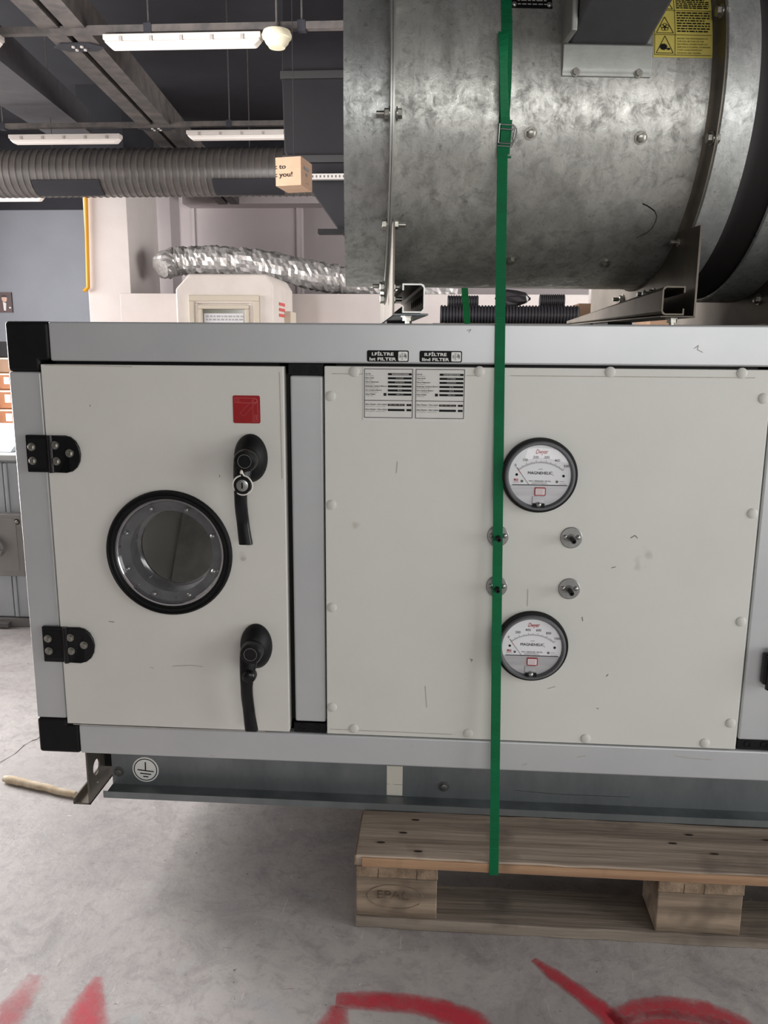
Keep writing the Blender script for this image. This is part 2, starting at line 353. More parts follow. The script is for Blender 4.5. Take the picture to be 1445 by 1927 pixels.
_tc = {}
def text(body, size, align='CENTER', bold=0.0, shear=0.0, res=3, spacing=1.0):
    key = (body, align, bold, shear, res, spacing)
    if key not in _tc:
        cu = bpy.data.curves.new('t', 'FONT'); cu.body = body; cu.size = 1.0; cu.align_x = align; cu.align_y = 'CENTER'; cu.offset = bold; cu.shear = shear; cu.resolution_u = res; cu.space_character = spacing
        ob = bpy.data.objects.new('t', cu); COL.objects.link(ob); dg = bpy.context.evaluated_depsgraph_get(); dg.update()
        me = bpy.data.meshes.new_from_object(ob.evaluated_get(dg))
        _tc[key] = ([(v.co.x, v.co.y) for v in me.vertices], [tuple(p.vertices) for p in me.polygons])
        bpy.data.objects.remove(ob); bpy.data.curves.remove(cu); bpy.data.meshes.remove(me)
    vs, fs = _tc[key]; return [(x * size, y * size) for x, y in vs], fs
def width_of(vs): return max(x for x, y in vs) - min(x for x, y in vs)
class Print:
    """flat print collected in (u,v) and mapped onto a surface by mp(u,v)"""
    def __init__(s, mp): s.mp = mp; s.v = []; s.f = []
    def add(s, vs, fs): b = len(s.v); s.v += [s.mp(u, v) for u, v in vs]; s.f += [tuple(i + b for i in f) for f in fs]; return s
    def text(s, body, u, v, h, width=None, **k):
        bold = k.pop('bold', 0.0); heavy = bold > 0.009 and any(c in body for c in 'MNŞşÇçı')
        vs, fs = text(body, h * 1.38, bold=0.0 if heavy else bold, **k)
        sx = 1.0
        if width: sx = width / max(1e-6, width_of(vs))
        e = bold * h * 1.1
        for du, dv in (((0, 0), (e, 0), (-e, 0), (0, e * .8), (0, -e * .8)) if heavy else ((0, 0),)): s.add([(u + x * sx + du, v + y + dv) for x, y in vs], fs)
        return s
    def rect(s, u0, u1, v0, v1): return s.add([(u0, v0), (u1, v0), (u1, v1), (u0, v1)], [(0, 1, 2, 3)])
    def grid(s, u0, u1, v0, v1, nu, nv):
        return s.add([(u0 + (u1 - u0) * i / nu, v0 + (v1 - v0) * j / nv) for j in range(nv + 1) for i in range(nu + 1)], [(j * (nu + 1) + i, j * (nu + 1) + i + 1, (j + 1) * (nu + 1) + i + 1, (j + 1) * (nu + 1) + i) for j in range(nv) for i in range(nu)])
    def line(s, a, b, w):
        dx, dy = b[0] - a[0], b[1] - a[1]; l = math.hypot(dx, dy) or 1; nx, ny = -dy / l * w / 2, dx / l * w / 2
        return s.add([(a[0] + nx, a[1] + ny), (b[0] + nx, b[1] + ny), (b[0] - nx, b[1] - ny), (a[0] - nx, a[1] - ny)], [(0, 1, 2, 3)])
    def poly(s, pts, w, close=True):
        n = len(pts)
        for i in range(n if close else n - 1): s.line(pts[i], pts[(i + 1) % n], w)
        return s
    def frame(s, u0, u1, v0, v1, w): return s.poly([(u0, v0), (u1, v0), (u1, v1), (u0, v1)], w)
    def disc(s, u, v, r, n=20, ry=None):
        return s.add([(u + r * math.cos(2 * PI * i / n), v + (ry or r) * math.sin(2 * PI * i / n)) for i in range(n)], [tuple(range(n))])
    def arc(s, u, v, r, w, a0=0, a1=2 * PI, n=40, ry=None):
        k = (ry or r) / r; vs = []
        for i in range(n + 1):
            a = a0 + (a1 - a0) * i / n
            for rr in (r - w / 2, r + w / 2): vs.append((u + rr * math.cos(a), v + (rr * k if ry else rr) * math.sin(a)))
        return s.add(vs, [(2 * i, 2 * i + 1, 2 * i + 3, 2 * i + 2) for i in range(n)])
    def rrect(s, u0, u1, v0, v1, r, n=5):
        pts = []
        for cx, cy, a0 in ((u1 - r, v1 - r, 0), (u0 + r, v1 - r, PI / 2), (u0 + r, v0 + r, PI), (u1 - r, v0 + r, 3 * PI / 2)):
            pts += [(cx + r * math.cos(a0 + PI / 2 * i / n), cy + r * math.sin(a0 + PI / 2 * i / n)) for i in range(n + 1)]
        return s.add(pts, [tuple(range(len(pts)))]) , pts
    def build(s, name, m, parent):
        mb = MB(); mb.v = [Vector(p) for p in s.v]; mb.f = s.f
        me = bpy.data.meshes.new(name); lo = [min(v[i] for v in mb.v) for i in range(3)]; hi = [max(v[i] for v in mb.v) for i in range(3)]
        c = Vector([(lo[i] + hi[i]) / 2 for i in range(3)]); me.from_pydata([tuple(v - c) for v in mb.v], [], mb.f); me.update(); me.materials.append(m)
        o = bpy.data.objects.new(name, me); COL.objects.link(o); o.location = c; WL[o] = c; o.parent = parent; o.matrix_parent_inverse = Matrix.Translation(-WL[parent]); return o
def front(Y): return lambda u, v: (u, Y, v)
def plate(pts, y0, y1, name, m, parent, bevel=0.0, **k): return MB().prism(pts, y0, y1).build(name, m, parent, bevel=bevel, **k)
def rrpts(u0, u1, v0, v1, r, n=5): return Print(None).rrect.__func__ and _rr(u0, u1, v0, v1, r, n)
def _rr(u0, u1, v0, v1, r, n=5):
    pts = []
    for cx, cy, a0 in ((u1 - r, v1 - r, 0), (u0 + r, v1 - r, PI / 2), (u0 + r, v0 + r, PI), (u1 - r, v0 + r, 3 * PI / 2)):
        pts += [(cx + r * math.cos(a0 + PI / 2 * i / n), cy + r * math.sin(a0 + PI / 2 * i / n)) for i in range(n + 1)]
    return pts
# shared hardware, axis along local -Y (towards the camera), base at origin
def hexhead(r, h, m, washer=0.0, stud=0.0):
    b = MB()
    if washer: b.lathe((0, 0, 0), (0, -1, 0), [(0, washer), (0.0016, washer), (0.0016, 0.00001)], 20)
    b.lathe((0, 0, 0), (0, -1, 0), [(0, r), (h, r), (h + 0.0006, r * 0.86), (h + 0.0006, 0.00001)], 6)
    if stud: b.lathe((0, 0, 0), (0, -1, 0), [(h, r * 0.5), (h + stud, r * 0.5), (h + stud, 0.00001)], 10)
    return proto(b, m)
BOLT_S = hexhead(0.0052, 0.004, ZINC, 0.0068)
BOLT_F = hexhead(0.0068, 0.0055, ZINC, 0.0098)
BOLT_B = hexhead(0.0075, 0.006, ZINCD, 0.0105)
BOLT_SIDE = hexhead(0.0075, 0.008, ZINC, 0.010)
NUT_SIDE = hexhead(0.0075, 0.008, ZINC, 0.010, 0.012)
_sc = MB().lathe((0, 0, 0), (0, -1, 0), [(0, 0.0042), (0.0012, 0.004), (0.0024, 0.0026), (0.0029, 0.00001)], 12); SCREW = proto(_sc, STEEL)
_rv = MB().lathe((0, 0, 0), (0, -1, 0), [(0, 0.0084), (0.0010, 0.0081), (0.0020, 0.0064), (0.0027, 0.0034), (0.0029, 0.00001)], 24); RIVET = proto(_rv, WHITEP)

# ================================================================== SETTING
ZC = 4.6
struct(MB().box(-16, 12, -8, 17, -0.2, 0).build('floor', CONC))
floor_obj = bpy.data.objects['floor']
struct(MB().box(-9.4, 8, -4.6, 17, ZC, ZC + 0.2).build('ceiling', CEIL))
# front wall behind the camera with the roller door opening, left wall with a band of windows
def wall_open(u0, u1, o0, o1, z0, z1, name, m, along, c0, c1):
    b = MB()
    for a, d, e, f in ((u0, o0, 0, ZC), (o1, u1, 0, ZC), (o0, o1, z1, ZC)) + (((o0, o1, 0, z0),) if z0 > 0 else ()):
        if along == 'x': b.box(a, d, c0, c1, e, f)
        else: b.box(c0, c1, a, d, e, f)
    struct(b.build(name, m))
wall_open(-3.8, 3.6, -0.25, 3.25, 0.86, 1.7, 'wall_front', mat('front_wall_grey', (120, 119, 118), (112, 111, 110), scale=2, rough=0.85), 'x', -4.6, -4.4)
wall_open(-4.4, 4.0, -2.25, -0.25, 0.2, 2.2, 'wall_right_door', WALLG, 'y', 3.4, 3.6)
struct(MB().box(3.6, 7.2, 3.8, 4.0, 0, ZC).build('wall_right_return', WALLG))
wall_open(-4.4, 4.0, 1.15, 3.75, 0, 2.95, 'wall_left_door', WALLW, 'y', -3.8, -3.6)
struct(MB().box(-9.4, -3.8, 3.8, 4.0, 0, ZC).build('wall_left_return', WALLW))
wall_open(4.0, 15.0, 4.1, 11.6, 0.5, 3.5, 'wall_left', WALLG, 'y', -9.4, -9.2)
struct(MB().box(-16, 12, 15.0, 15.2, 0, ZC).build('wall_back', WALLG))
wall_open(4.0, 15.0, 5.0, 11.4, 0.9, 3.5, 'wall_right', WALLG, 'y', 7.0, 7.2)
# blue-grey wall left of the pillar, black band above it
zb = at(80, 397, 14).z
struct(MB().box(-16, at(165, 500, 13.9).x, 13.9, 14.1, 0, zb).build('wall_blue', WALLB))
struct(MB().box(-16, at(165, 500, 13.9).x, 13.86, 14.1, zb, ZC).build('trim_1', CEIL))
# pillar
def tall(x0, x1, y0, y1, name, m, px, **k):
    zt = at(px, 328, y0).z; struct(MB().box(x0, x1, y0, y1, 0, zt).build(name, m, **k)); struct(MB().box(x0, x1, y0, y1, zt, ZC).build('trim_black', CEIL))
pxl, pxr = at(163, 500, 11).x, at(244, 500, 11).x
tall(pxl, pxr, 11.0, 12.1, 'wall_pillar', WALLW, 200, bevel=0.01)
# stepped recess behind the pillar
x1, x2 = at(280, 450, 12.2).x, at(322, 450, 12.8).x
tall(pxr - 0.1, x1, 12.1, 12.6, 'wall_step', WALLW, 260)
tall(x1 - 0.1, x2, 12.8, 13.3, 'wall_return', WALLG, 300)
xr_ = at(568, 450, 14.0).x
tall(x2 - 0.2, xr_, 14.0, 14.2, 'wall_recess', WALLG, 450)
for px in (365, 560):
    xx = at(px, 450, 13.97).x; struct(MB().box(xx - 0.02, xx + 0.02, 13.97, 14.0, 0, at(px, 340, 13.97).z).build('trim_2', WALLG))
zs0, zs1 = at(450, 385, 13.6).z, at(450, 362, 13.6).z
struct(MB().box(x2, xr_ + 0.6, 13.5, 14.0, zs0, zs1).build('trim_3', WALLG))
# low white partition
zp = at(300, 552, 10.5).z
struct(MB().box(pxr + 0.02, 6.9, 10.5, 10.66, 0, zp).build('wall_partition', WALLW, bevel=0.008))

# floor paint strokes and crack: parts of the floor
def stroke(pts, wds, covers, name='paint_mark'):
    """pts: pixels on the floor, wds: half width in m"""
    P = [fl(*p) for p in pts]; k = len(P); vs = []; cov = []; cols = (-1.0, -0.72, -0.3, 0.3, 0.72, 1.0); cw = (0, 0.45, 1, 1, 0.45, 0)
    for i, p in enumerate(P):
        t = (P[min(i + 1, k - 1)] - P[max(i - 1, 0)]).normalized(); n = Vector((-t.y, t.x, 0))
        for c, q in zip(cols, cw):
            v = p + n * wds[i] * c; vs.append((v.x, v.y, 0.0007)); cov.append(covers[i] * (0.25 + 0.75 * q) if q else 0.0)
    n = len(cols); fs = [(i * n + j, i * n + j + 1, (i + 1) * n + j + 1, (i + 1) * n + j) for i in range(k - 1) for j in range(n - 1)]
    o = MB().add(vs, fs).build(name, PAINT, floor_obj)
    a = o.data.attributes.new('cover', 'FLOAT', 'POINT')
    for i, c in enumerate(cov): a.data[i].value = c
    return o
def lerp_pts(pts, k=6):
    out = []
    for i in range(len(pts) - 1):
        for j in range(k): out.append(tuple(pts[i][q] + (pts[i + 1][q] - pts[i][q]) * j / k for q in range(len(pts[0]))))
    return out + [pts[-1]]
def mark(raw):
    P = lerp_pts(raw); stroke([(a, b) for a, b, c, d in P], [c * 1.3 for a, b, c, d in P], [d for a, b, c, d in P])
mark([(70, 1835, .016, .2), (35, 1885, .022, .42), (0, 1935, .024, .45), (-30, 1985, .022, .4)])
mark([(186, 1838, .008, .3), (172, 1872, .018, .62), (160, 1915, .030, .68), (146, 1985, .030, .6)])
mark([(632, 1882, .014, .55), (700, 1884, .018, .7), (770, 1888, .018, .68), (830, 1901, .020, .78), (885, 1925, .024, .8), (925, 1960, .02, .7)])
mark([(640, 1895, .014, .55), (625, 1935, .022, .6), (610, 1985, .022, .6)])
mark([(1004, 1806, .006, .5), (1040, 1833, .012, .68), (1090, 1868, .014, .7), (1140, 1908, .017, .72), (1185, 1955, .018, .7)])
mark([(1150, 1920, .014, .6), (1200, 1898, .016, .62), (1260, 1894, .020, .66), (1330, 1904, .020, .66), (1395, 1930, .018, .6), (1430, 1975, .015, .6)])
mark([(1170, 1945, .022, .62), (1260, 1930, .026, .64), (1360, 1945, .024, .6), (1400, 1980, .02, .6)])
crk = [(0, 1435), (14, 1427), (28, 1419), (40, 1408), (46, 1402), (60, 1394), (70, 1391), (82, 1380), (92, 1372), (110, 1362)]
CRK = mat('crack_dark', (70, 66, 64), rough=0.9)  # flat dark grey of the crack line
MB().ribbon([fl(*p) + Vector((0, 0, 0.0006)) for p in crk], lambda i: (0.25, 1, 0), 0.0028, 0.0006).build('crack', CRK, floor_obj)

# ================================================================== AIR HANDLING UNIT
XL, XR, ZT, ZB, YB = -0.6085, 1.42, 1.054, 0.300, 0.86
XD1, XD2 = -0.5515, -0.1535          # left door
XM1, XM2 = -0.1478, -0.0905          # middle post
XP1, XP2 = -0.0879, 0.6043           # fixed panel
ZPT, ZPB = 0.9908, 0.3575            # panel top / bottom
XQ1, XQ2 = 0.6085, 0.6700            # right post
AHU = thing('air_handling_unit', 'long off-white air handling unit with porthole door and two gauges on a wooden pallet', 'machine', (0.4, 0.43, ZB))
fr = lambda x0, x1, z0, z1, y0=0.0, y1=0.06: MB().box(x0, x1, y0, y1, z0, z1).build('frame_rail', ALU, AHU, bevel=0.0035, seg=3)
CX = XL + 0.0722; CX2 = XL + 0.0749
fr(CX, XR - 0.075, ZPT + 0.0008, ZT)                     # top front rail
fr(CX2, XR - 0.075, ZB, ZPB - 0.003)                     # bottom front rail
fr(XL, XD1 - 0.003, 0.366, 0.974, 0.0, 0.06)             # left front post
fr(XM1 + 0.004, XM2, 0.3765, 0.972, 0.002)               # middle post
fr(XQ1, XQ2, 0.3735, 0.972, 0.002)                       # right post
fr(XR - 0.06, XR, 0.366, 0.974)
fr(CX, XR - 0.075, ZPT, ZT, YB - 0.06, YB); fr(CX2, XR - 0.075, ZB, ZPB, YB - 0.06, YB)
fr(XL, XD1, 0.366, 0.974, YB - 0.06, YB); fr(XR - 0.06, XR, 0.366, 0.974, YB - 0.06, YB)
for z0, z1 in ((ZPT, ZT), (ZB, ZPB)):
    fr(XL, XL + 0.06, z0, z1, 0.075, YB - 0.075); fr(XR - 0.06, XR, z0, z1, 0.075, YB - 0.075)
# black plastic corners and connectors
def corner(pts, y0, y1): plate(pts, y0, y1, 'corner_block', BLACK, AHU, bevel=0.006, seg=3)
corner([(XL - .0006, 0.974), (XD1 - 0.003, 0.974), (XD1 - 0.003, ZPT + .0012), (CX, ZPT + .0012), (CX, ZT + .0006), (XL - .0006, ZT + .0006)], -0.0006, 0.075)
corner([(XL - .0006, ZB - .0006), (CX2, ZB - .0006), (CX2, ZPB - 0.003), (XD1 - 0.003, ZPB - 0.003), (XD1 - 0.003, 0.366), (XL - .0006, 0.366)], -0.0006, 0.075)
for z0, z1 in ((0.974, ZT), (ZB, 0.366)):
    for (xa, xb) in ((XL, CX), (XR - 0.075, XR)):
        if xa == XL: MB().box(xa, xb, YB - 0.075, YB, z0, z1).build('corner_block', BLACK, AHU, bevel=0.006)
        else:
            MB().box(xa, xb, 0, 0.075, z0, z1).build('corner_block', BLACK, AHU, bevel=0.006); MB().box(xa, xb, YB - 0.075, YB, z0, z1).build('corner_block', BLACK, AHU, bevel=0.006)
for xa, xb in ((XM1 + 0.001, XM2), (XQ1, XQ2)):
    t = MB().box(xa, xb, 0.004, 0.05, 0.9725, ZPT).build('post_connector', BLACK, AHU, bevel=0.001)
    b = MB().box(xa, xb, 0.004, 0.05, ZPB - 0.002, 0.3733).build('post_connector', BLACK, AHU, bevel=0.001)
    for par, zz in ((t, 0.981), (b, 0.3655)):
        for fx in (0.28, 0.72):
            x = xa + (xb - xa) * fx
            MB().lathe((x, 0.004, zz), (0, -1, 0), [(0, 0.0062), (0.0012, 0.0058), (0.0012, 0.0044), (0.0002, 0.0042), (0.0002, 0.00001)], 16).build('screw_hole', RUBBER, par, smooth=True)
# dark gasket behind the seams (a frame so that the interior stays open)
def gasket(x0, x1, z0, z1, w=0.02):
    b = MB()
    b.box(x0, x1, 0.02, 0.03, z0, z0 + w); b.box(x0, x1, 0.02, 0.03, z1 - w, z1); b.box(x0, x0 + w, 0.02, 0.03, z0, z1); b.box(x1 - w, x1, 0.02, 0.03, z0, z1)
    b.build('gasket', RUBBER, AHU)
gasket(XD1 - 0.006, XM1 + 0.004, ZPB - 0.004, ZPT + 0.004); gasket(XP1 - 0.004, XP2 + 0.005, ZPB - 0.004, ZPT + 0.004)
# outer skins
def skin(x0, x1, y0, y1, z0, z1, n='casing_panel', m=PANEL): return MB().box(x0, x1, y0, y1, z0, z1).build(n, m, AHU)
skin(XL + 0.05, XR - 0.05, 0.05, YB - 0.05, ZT - 0.03, ZT - 0.004)
skin(XL + 0.05, XR - 0.05, 0.05, YB - 0.05, ZB + 0.004, ZB + 0.03)
b = MB()
for a, d, e, f in ((0.055, 0.09, ZPB - .01, ZPT + .01), (0.36, YB - 0.055, ZPB - .01, ZPT + .01), (0.09, 0.36, ZPB - .01, 0.40), (0.09, 0.36, 0.94, ZPT + .01)): b.box(XL + 0.004, XL + 0.03, a, d, e, f)
b.build('light_opening_panel', PANEL, AHU)  # left end skin; unseen opening added to let daylight into the interior
skin(XL + 0.05, XR - 0.05, YB - 0.03, YB - 0.004, ZPB - .01, ZPT + .01)
# inner lining seen through the porthole
IN = 0.034
skin(XL + 0.035, XM1, YB - 0.034, YB - 0.032, ZB + 0.035, ZT - 0.035, 'inner_panel', INNER)
skin(XL + 0.035, XM1, 0.062, YB - 0.06, ZB + 0.031, ZB + 0.034, 'inner_panel', INNER)
MB().box(-0.30, -0.292, 0.66, YB - 0.04, ZB + 0.04, ZT - 0.04).build('baffle', INNER, AHU)
MB().box(XM1 - .004, XM1, 0.062, YB - 0.04, ZB + 0.034, ZT - 0.034).build('inner_panel', INNER, AHU)
MB().prism([(0.56, 0.34), (0.60, 0.34), (0.82, 0.62), (0.82, 0.68)], -0.57, -0.16, 'x').build('drain_tray', GALVL, AHU)

# --- left door with a round hole
PC = (-0.352, 0.6755); PR = 0.092
def holed(x0, x1, z0, z1, y0, y1, c, r, n=48):
    b = MB(); out = []
    for i in range(n):
        a = 2 * PI * i / n; dx, dz = math.cos(a), math.sin(a); t = 1e9
        if dx > 1e-9: t = min(t, (x1 - c[0]) / dx)
        if dx < -1e-9: t = min(t, (x0 - c[0]) / dx)
        if dz > 1e-9: t = min(t, (z1 - c[1]) / dz)
        if dz < -1e-9: t = min(t, (z0 - c[1]) / dz)
        out.append((c[0] + dx * t, c[1] + dz * t))
    for cx, cz in ((x0, z0), (x0, z1), (x1, z0), (x1, z1)):      # snap nearest ray ends to the corners
        k = min(range(n), key=lambda i: (out[i][0] - cx) ** 2 + (out[i][1] - cz) ** 2); out[k] = (cx, cz)
    inn = [(c[0] + r * math.cos(2 * PI * i / n), c[1] + r * math.sin(2 * PI * i / n)) for i in range(n)]
    vs = [(u, y0, v) for u, v in out] + [(u, y0, v) for u, v in inn] + [(u, y1, v) for u, v in out] + [(u, y1, v) for u, v in inn]
    fs = []
    for i in range(n):
        j = (i + 1) % n; fs += [(i, j, n + j, n + i), (2 * n + i, 3 * n + i, 3 * n + j, 2 * n + j), (i, 2 * n + i, 2 * n + j, j), (n + i, n + j, 3 * n + j, 3 * n + i)]
    return b.add(vs, fs)
door = holed(XD1, XD2, ZPB + 0.0012, ZPT - 0.0045, -0.004, 0.045, PC, PR).build('door', DOORP, AHU, bevel=0.0012, angle=60)
lab(door, 'off-white access door with a round window')
# porthole
po = MB().lathe((PC[0], -0.004, PC[1]), (0, -1, 0), [(0, 0.1075), (0.004, 0.1075), (0.007, 0.1055), (0.0075, 0.1035), (0.0055, 0.1022), (0.0055, 0.1005), (0.0072, 0.0995), (0.0072, 0.0965), (0.0045, 0.0955), (0.0045, 0.094), (0.0, 0.0925), (0, 0.1075)], 72).build('porthole_ring', RUBBER, AHU, smooth=True); lab(po, 'black rubber ring of the round window')
MB().lathe((PC[0], -0.002, PC[1]), (0, -1, 0), [(0, 0.0935), (0.004, 0.0925), (0.004, 0.0895), (-0.004, 0.0865), (-0.006, 0.0865), (-0.006, 0.0935)], 72).build('chrome_trim', CHROME, po, smooth=True)
MB().lathe((PC[0], 0.002, PC[1]), (0, -1, 0), [(0, 0.0905), (-0.002, 0.081), (-0.004, 0.071), (-0.045, 0.069), (-0.050, 0.069), (-0.050, 0.0905)], 72).build('window_sleeve', CLEAR, po, smooth=True)
MB().lathe((PC[0], 0.047, PC[1]), (0, -1, 0), [(0, 0.0695), (0.004, 0.0695), (0.004, 0.066), (0, 0.0655), (0, 0.0695)], 64).build('inner_ring', CHROME, po, smooth=True)
MB().lathe((PC[0], -0.004, PC[1]), (0, -1, 0), [(0, 0.00001), (0, 0.0895)], 64).build('glass_pane', GLASS, po)
for i in range(8):
    a = math.radians(22 + 45 * i)
    inst('window_screw', SCREW, (PC[0] + 0.080 * math.cos(a), -0.001, PC[1] + 0.080 * math.sin(a)), None, po)
for px, py, qx, qy in ((229, 1030, 258, 1017), (259, 1101, 287, 1083), (330, 1126, 349, 1109)):
    a = FP(px, py); b = FP(qx, qy, 0.03); MB().tube([(a[0], 0.002, a[1]), (b[0], 0.03, b[1])], 0.0012, 8).build('window_pin', STEEL, po)

# hinges
def hinge(px0, px1, py0, py1, bolts, m=BLACKG):
    (xa, zt) = FP(px0, py0, -0.006); (xb, zb_) = FP(px1, py1, -0.006); zt = FP((px0 + px1) / 2, py0, -0.006)[1]; zb_ = FP((px0 + px1) / 2, py1, -0.006)[1]
    xm = xa + (xb - xa) * 0.46; h = zt - zb_; r = h * 0.40; pts = [(xm, zb_), (xb - r, zb_)]
    for i in range(9):
        a = -PI / 2 + PI * i / 8; pts.append((xb - r + r * math.cos(a), (zt + zb_) / 2 + (h / 2) * math.sin(a)))
    pts += [(xb - r, zt), (xm, zt)]
    hg = plate(pts, -0.0095, -0.0041, 'hinge', m, AHU, bevel=0.0016)
    MB().box(xa, xm - 0.001, -0.0085, 0.0, zb_, zt).build('hinge_leaf', m, hg, bevel=0.0016)
    MB().cyl((xm - 0.0005, -0.0085, zb_), (xm - 0.0005, -0.0085, zt), 0.0048, 14).build('hinge_knuckle', m, hg, smooth=True)
    MB().box(xa + 0.004, xm - 0.008, -0.0092, -0.0085, zb_ + 0.008, zt - 0.006).build('hinge_recess', RUBBER, hg, bevel=0.0003)
    for px, py in bolts:
        x, z = FP(px, py, -0.01); inst('bolt', BOLT_S, (x, -0.0095 if x > xm else -0.0092, z), None, hg)
    return hg
hinge(48, 155, 819, 889, [(59, 841), (61, 867), (103, 838), (106, 868), (131, 853)])
hinge(79, 181, 1180, 1246, [(90, 1202), (92, 1225), (132, 1200), (134, 1225), (158, 1214)])
(hx, hz) = FP(1433, 1255)
h3 = MB().box(hx, hx + 0.10, -0.012, 0.002, hz - 0.027, hz + 0.026).build('hinge', BLACKG, AHU, bevel=0.003)
MB().cyl((hx + 0.012, -0.012, hz - 0.034), (hx + 0.012, -0.012, hz + 0.034), 0.008, 14).build('hinge_knuckle', BLACKG, h3, smooth=True)
skin(XQ2 + 0.004, XR - 0.064, -0.004, 0.045, ZPB + 0.001, ZPT - 0.004, 'door', DOORP)

# handles
def handle(cx, cz, tipz, key):
    yb = -0.004
    ov = []
    for t, k in ((0.0, 1.0), (0.006, 1.0), (0.014, 0.86), (0.022, 0.66), (0.026, 0.5)): ov.append((t, k))
    vs = []; n = 36
    for t, k in ov:
        for i in range(n):
            a = 2 * PI * i / n; vs.append((cx + 0.001 + 0.0272 * k * math.cos(a), yb - t, cz + 0.001 + 0.0392 * k * math.sin(a) - (1 - k) * 0.003))
    fs = [(j * n + i, j * n + (i + 1) % n, (j + 1) * n + (i + 1) % n, (j + 1) * n + i) for j in range(len(ov) - 1) for i in range(n)] + [tuple(range((len(ov) - 1) * n, len(ov) * n))]
    h = MB().add(vs, fs).build('door_handle', BLACK, AHU, smooth=True, angle=50)
    MB().prism(_rr(cx - 0.006, cx + 0.007, cz + 0.0245, cz + 0.032, 0.002), yb - 0.0140, yb - 0.006).build('slot_plug', RUBBER, h)
    # lever: hub then a bowed grip
    MB().lathe((cx, yb - 0.020, cz + 0.001), (0, -1, 0), [(0, 0.019), (0.020, 0.0185), (0.024, 0.0165), (0.0245, 0.0125), (0.0235, 0.012), (0.0235, 0.00001)], 32).build('handle_hub', BLACKG, h, smooth=True)
    MB().lathe((cx, yb - 0.0436, cz + 0.001), (0, -1, 0), [(0, 0.0112), (0.0006, 0.0112), (0.0006, 0.0104), (0, 0.0104)], 28).build('hub_line', INKG, h)
    pts = []; k = 24; z0 = cz + 0.001; L = z0 - tipz
    prof = []
    for i in range(k + 1):
        t = i / k; z = z0 - L * t
        y = yb - 0.034 - 0.008 * math.sin(min(1, t * 1.4) * PI) - 0.003 * t
        x = cx - 0.003 - 0.006 * math.sin(t * PI * 0.9) + 0.002 * t
        w = 0.0098 + 0.0066 * max(0.0, 1 - t / 0.42) ** 1.2 + 0.0010 * max(0.0, t - .8) * 5; d = 0.0052
        prof.append((x, y, z, w, d))
    vs = []
    for x, y, z, w, d in prof:
        for a, b in ((-1, .5), (-.75, 1), (.75, 1), (1, .5), (1, -.6), (.7, -1), (-.7, -1), (-1, -.6)): vs.append((x + w * a, y - d * b, z))
    q = 8; fs = [(i * q + j, i * q + (j + 1) % q, (i + 1) * q + (j + 1) % q, (i + 1) * q + j) for i in range(k) for j in range(q)] + [tuple(range(q)), tuple(range(k * q + q - 1, k * q - 1, -1))]
    MB().add(vs, fs).build('lever', BLACKG, h, smooth=True, angle=55)
    kz = cz - 0.0365; ky = yb - 0.038
    if key:
        MB().lathe((cx - 0.003, ky, kz), (0, -1, 0), [(0, 0.0138), (0.010, 0.0135), (0.011, 0.0125), (0.011, 0.0095)], 28).build('lock_collar', BLACK, h, smooth=True)
        lk = MB().lathe((cx - 0.003, ky - 0.0112, kz), (0, -1, 0), [(0, 0.0096), (0.0014, 0.0094), (0.0018, 0.0082), (0.0018, 0.00001)], 24).build('lock_cylinder', STEEL, h, smooth=True); lab(lk, 'steel key lock')
        MB().prism(_rr(cx - 0.0042, cx - 0.0018, kz - 0.005, kz + 0.005, 0.0011), ky - 0.0134, ky - 0.0128).build('key_slot', RUBBER, h)
        c = Vector((cx - 0.003, ky - 0.0095, kz)); ring = []
        for i in range(27):
            a = math.radians(100 + 340 * i / 26); ring.append(c + Vector((0.0158 * math.cos(a), -0.001 * math.sin(3 * a), 0.0155 * math.sin(a))))
        ring.append(c + Vector((0.001, -0.004, 0.020)))
        MB().tube(ring, 0.0012, 8).build('cord_tie', CORDW, h, smooth=True)
        MB().lathe((c.x, c.y - 0.005, c.z + 0.0185), (0, 0, 1), [(0, 0.00001), (0.001, 0.0028), (0.004, 0.0026), (0.0065, 0.0012), (0.007, 0.00001)], 12).build('cord_knot', CORDW, h, smooth=True)
    else:
        MB().lathe((cx - 0.003, ky + 0.002, kz), (0, -1, 0), [(0, 0.0120), (0.010, 0.0118), (0.014, 0.0105), (0.016, 0.0075), (0.0165, 0.00001)], 24).build('lever_button', BLACKG, h, smooth=True)
x, z = FP(474, 862); handle(x - 0.001, z, FP(462, 1024, -0.04)[1], True)
x, z = FP(484, 1214); handle(x - 0.001, z, FP(476, 1374, -0.04)[1], False)

# --- fixed panel
panel = MB().box(XP1, XP2, -0.002, 0.045, ZPB, ZPT - 0.0035).build('fixed_panel', PANEL, AHU, bevel=0.0012)
for x, z in [(-0.04, 0.979), (0.157, 0.981), (0.359, 0.982), (0.558, 0.982), (-0.078, 0.94), (-0.078, 0.763), (-0.078, 0.587), (-0.079, 0.407), (-0.041, 0.369), (0.156, 0.368), (0.355, 0.367), (0.553, 0.367), (0.594, 0.944), (0.594, 0.763), (0.593, 0.583), (0.592, 0.405)]:
    inst('rivet_cap', RIVET, (x, -0.002, z), None, panel)
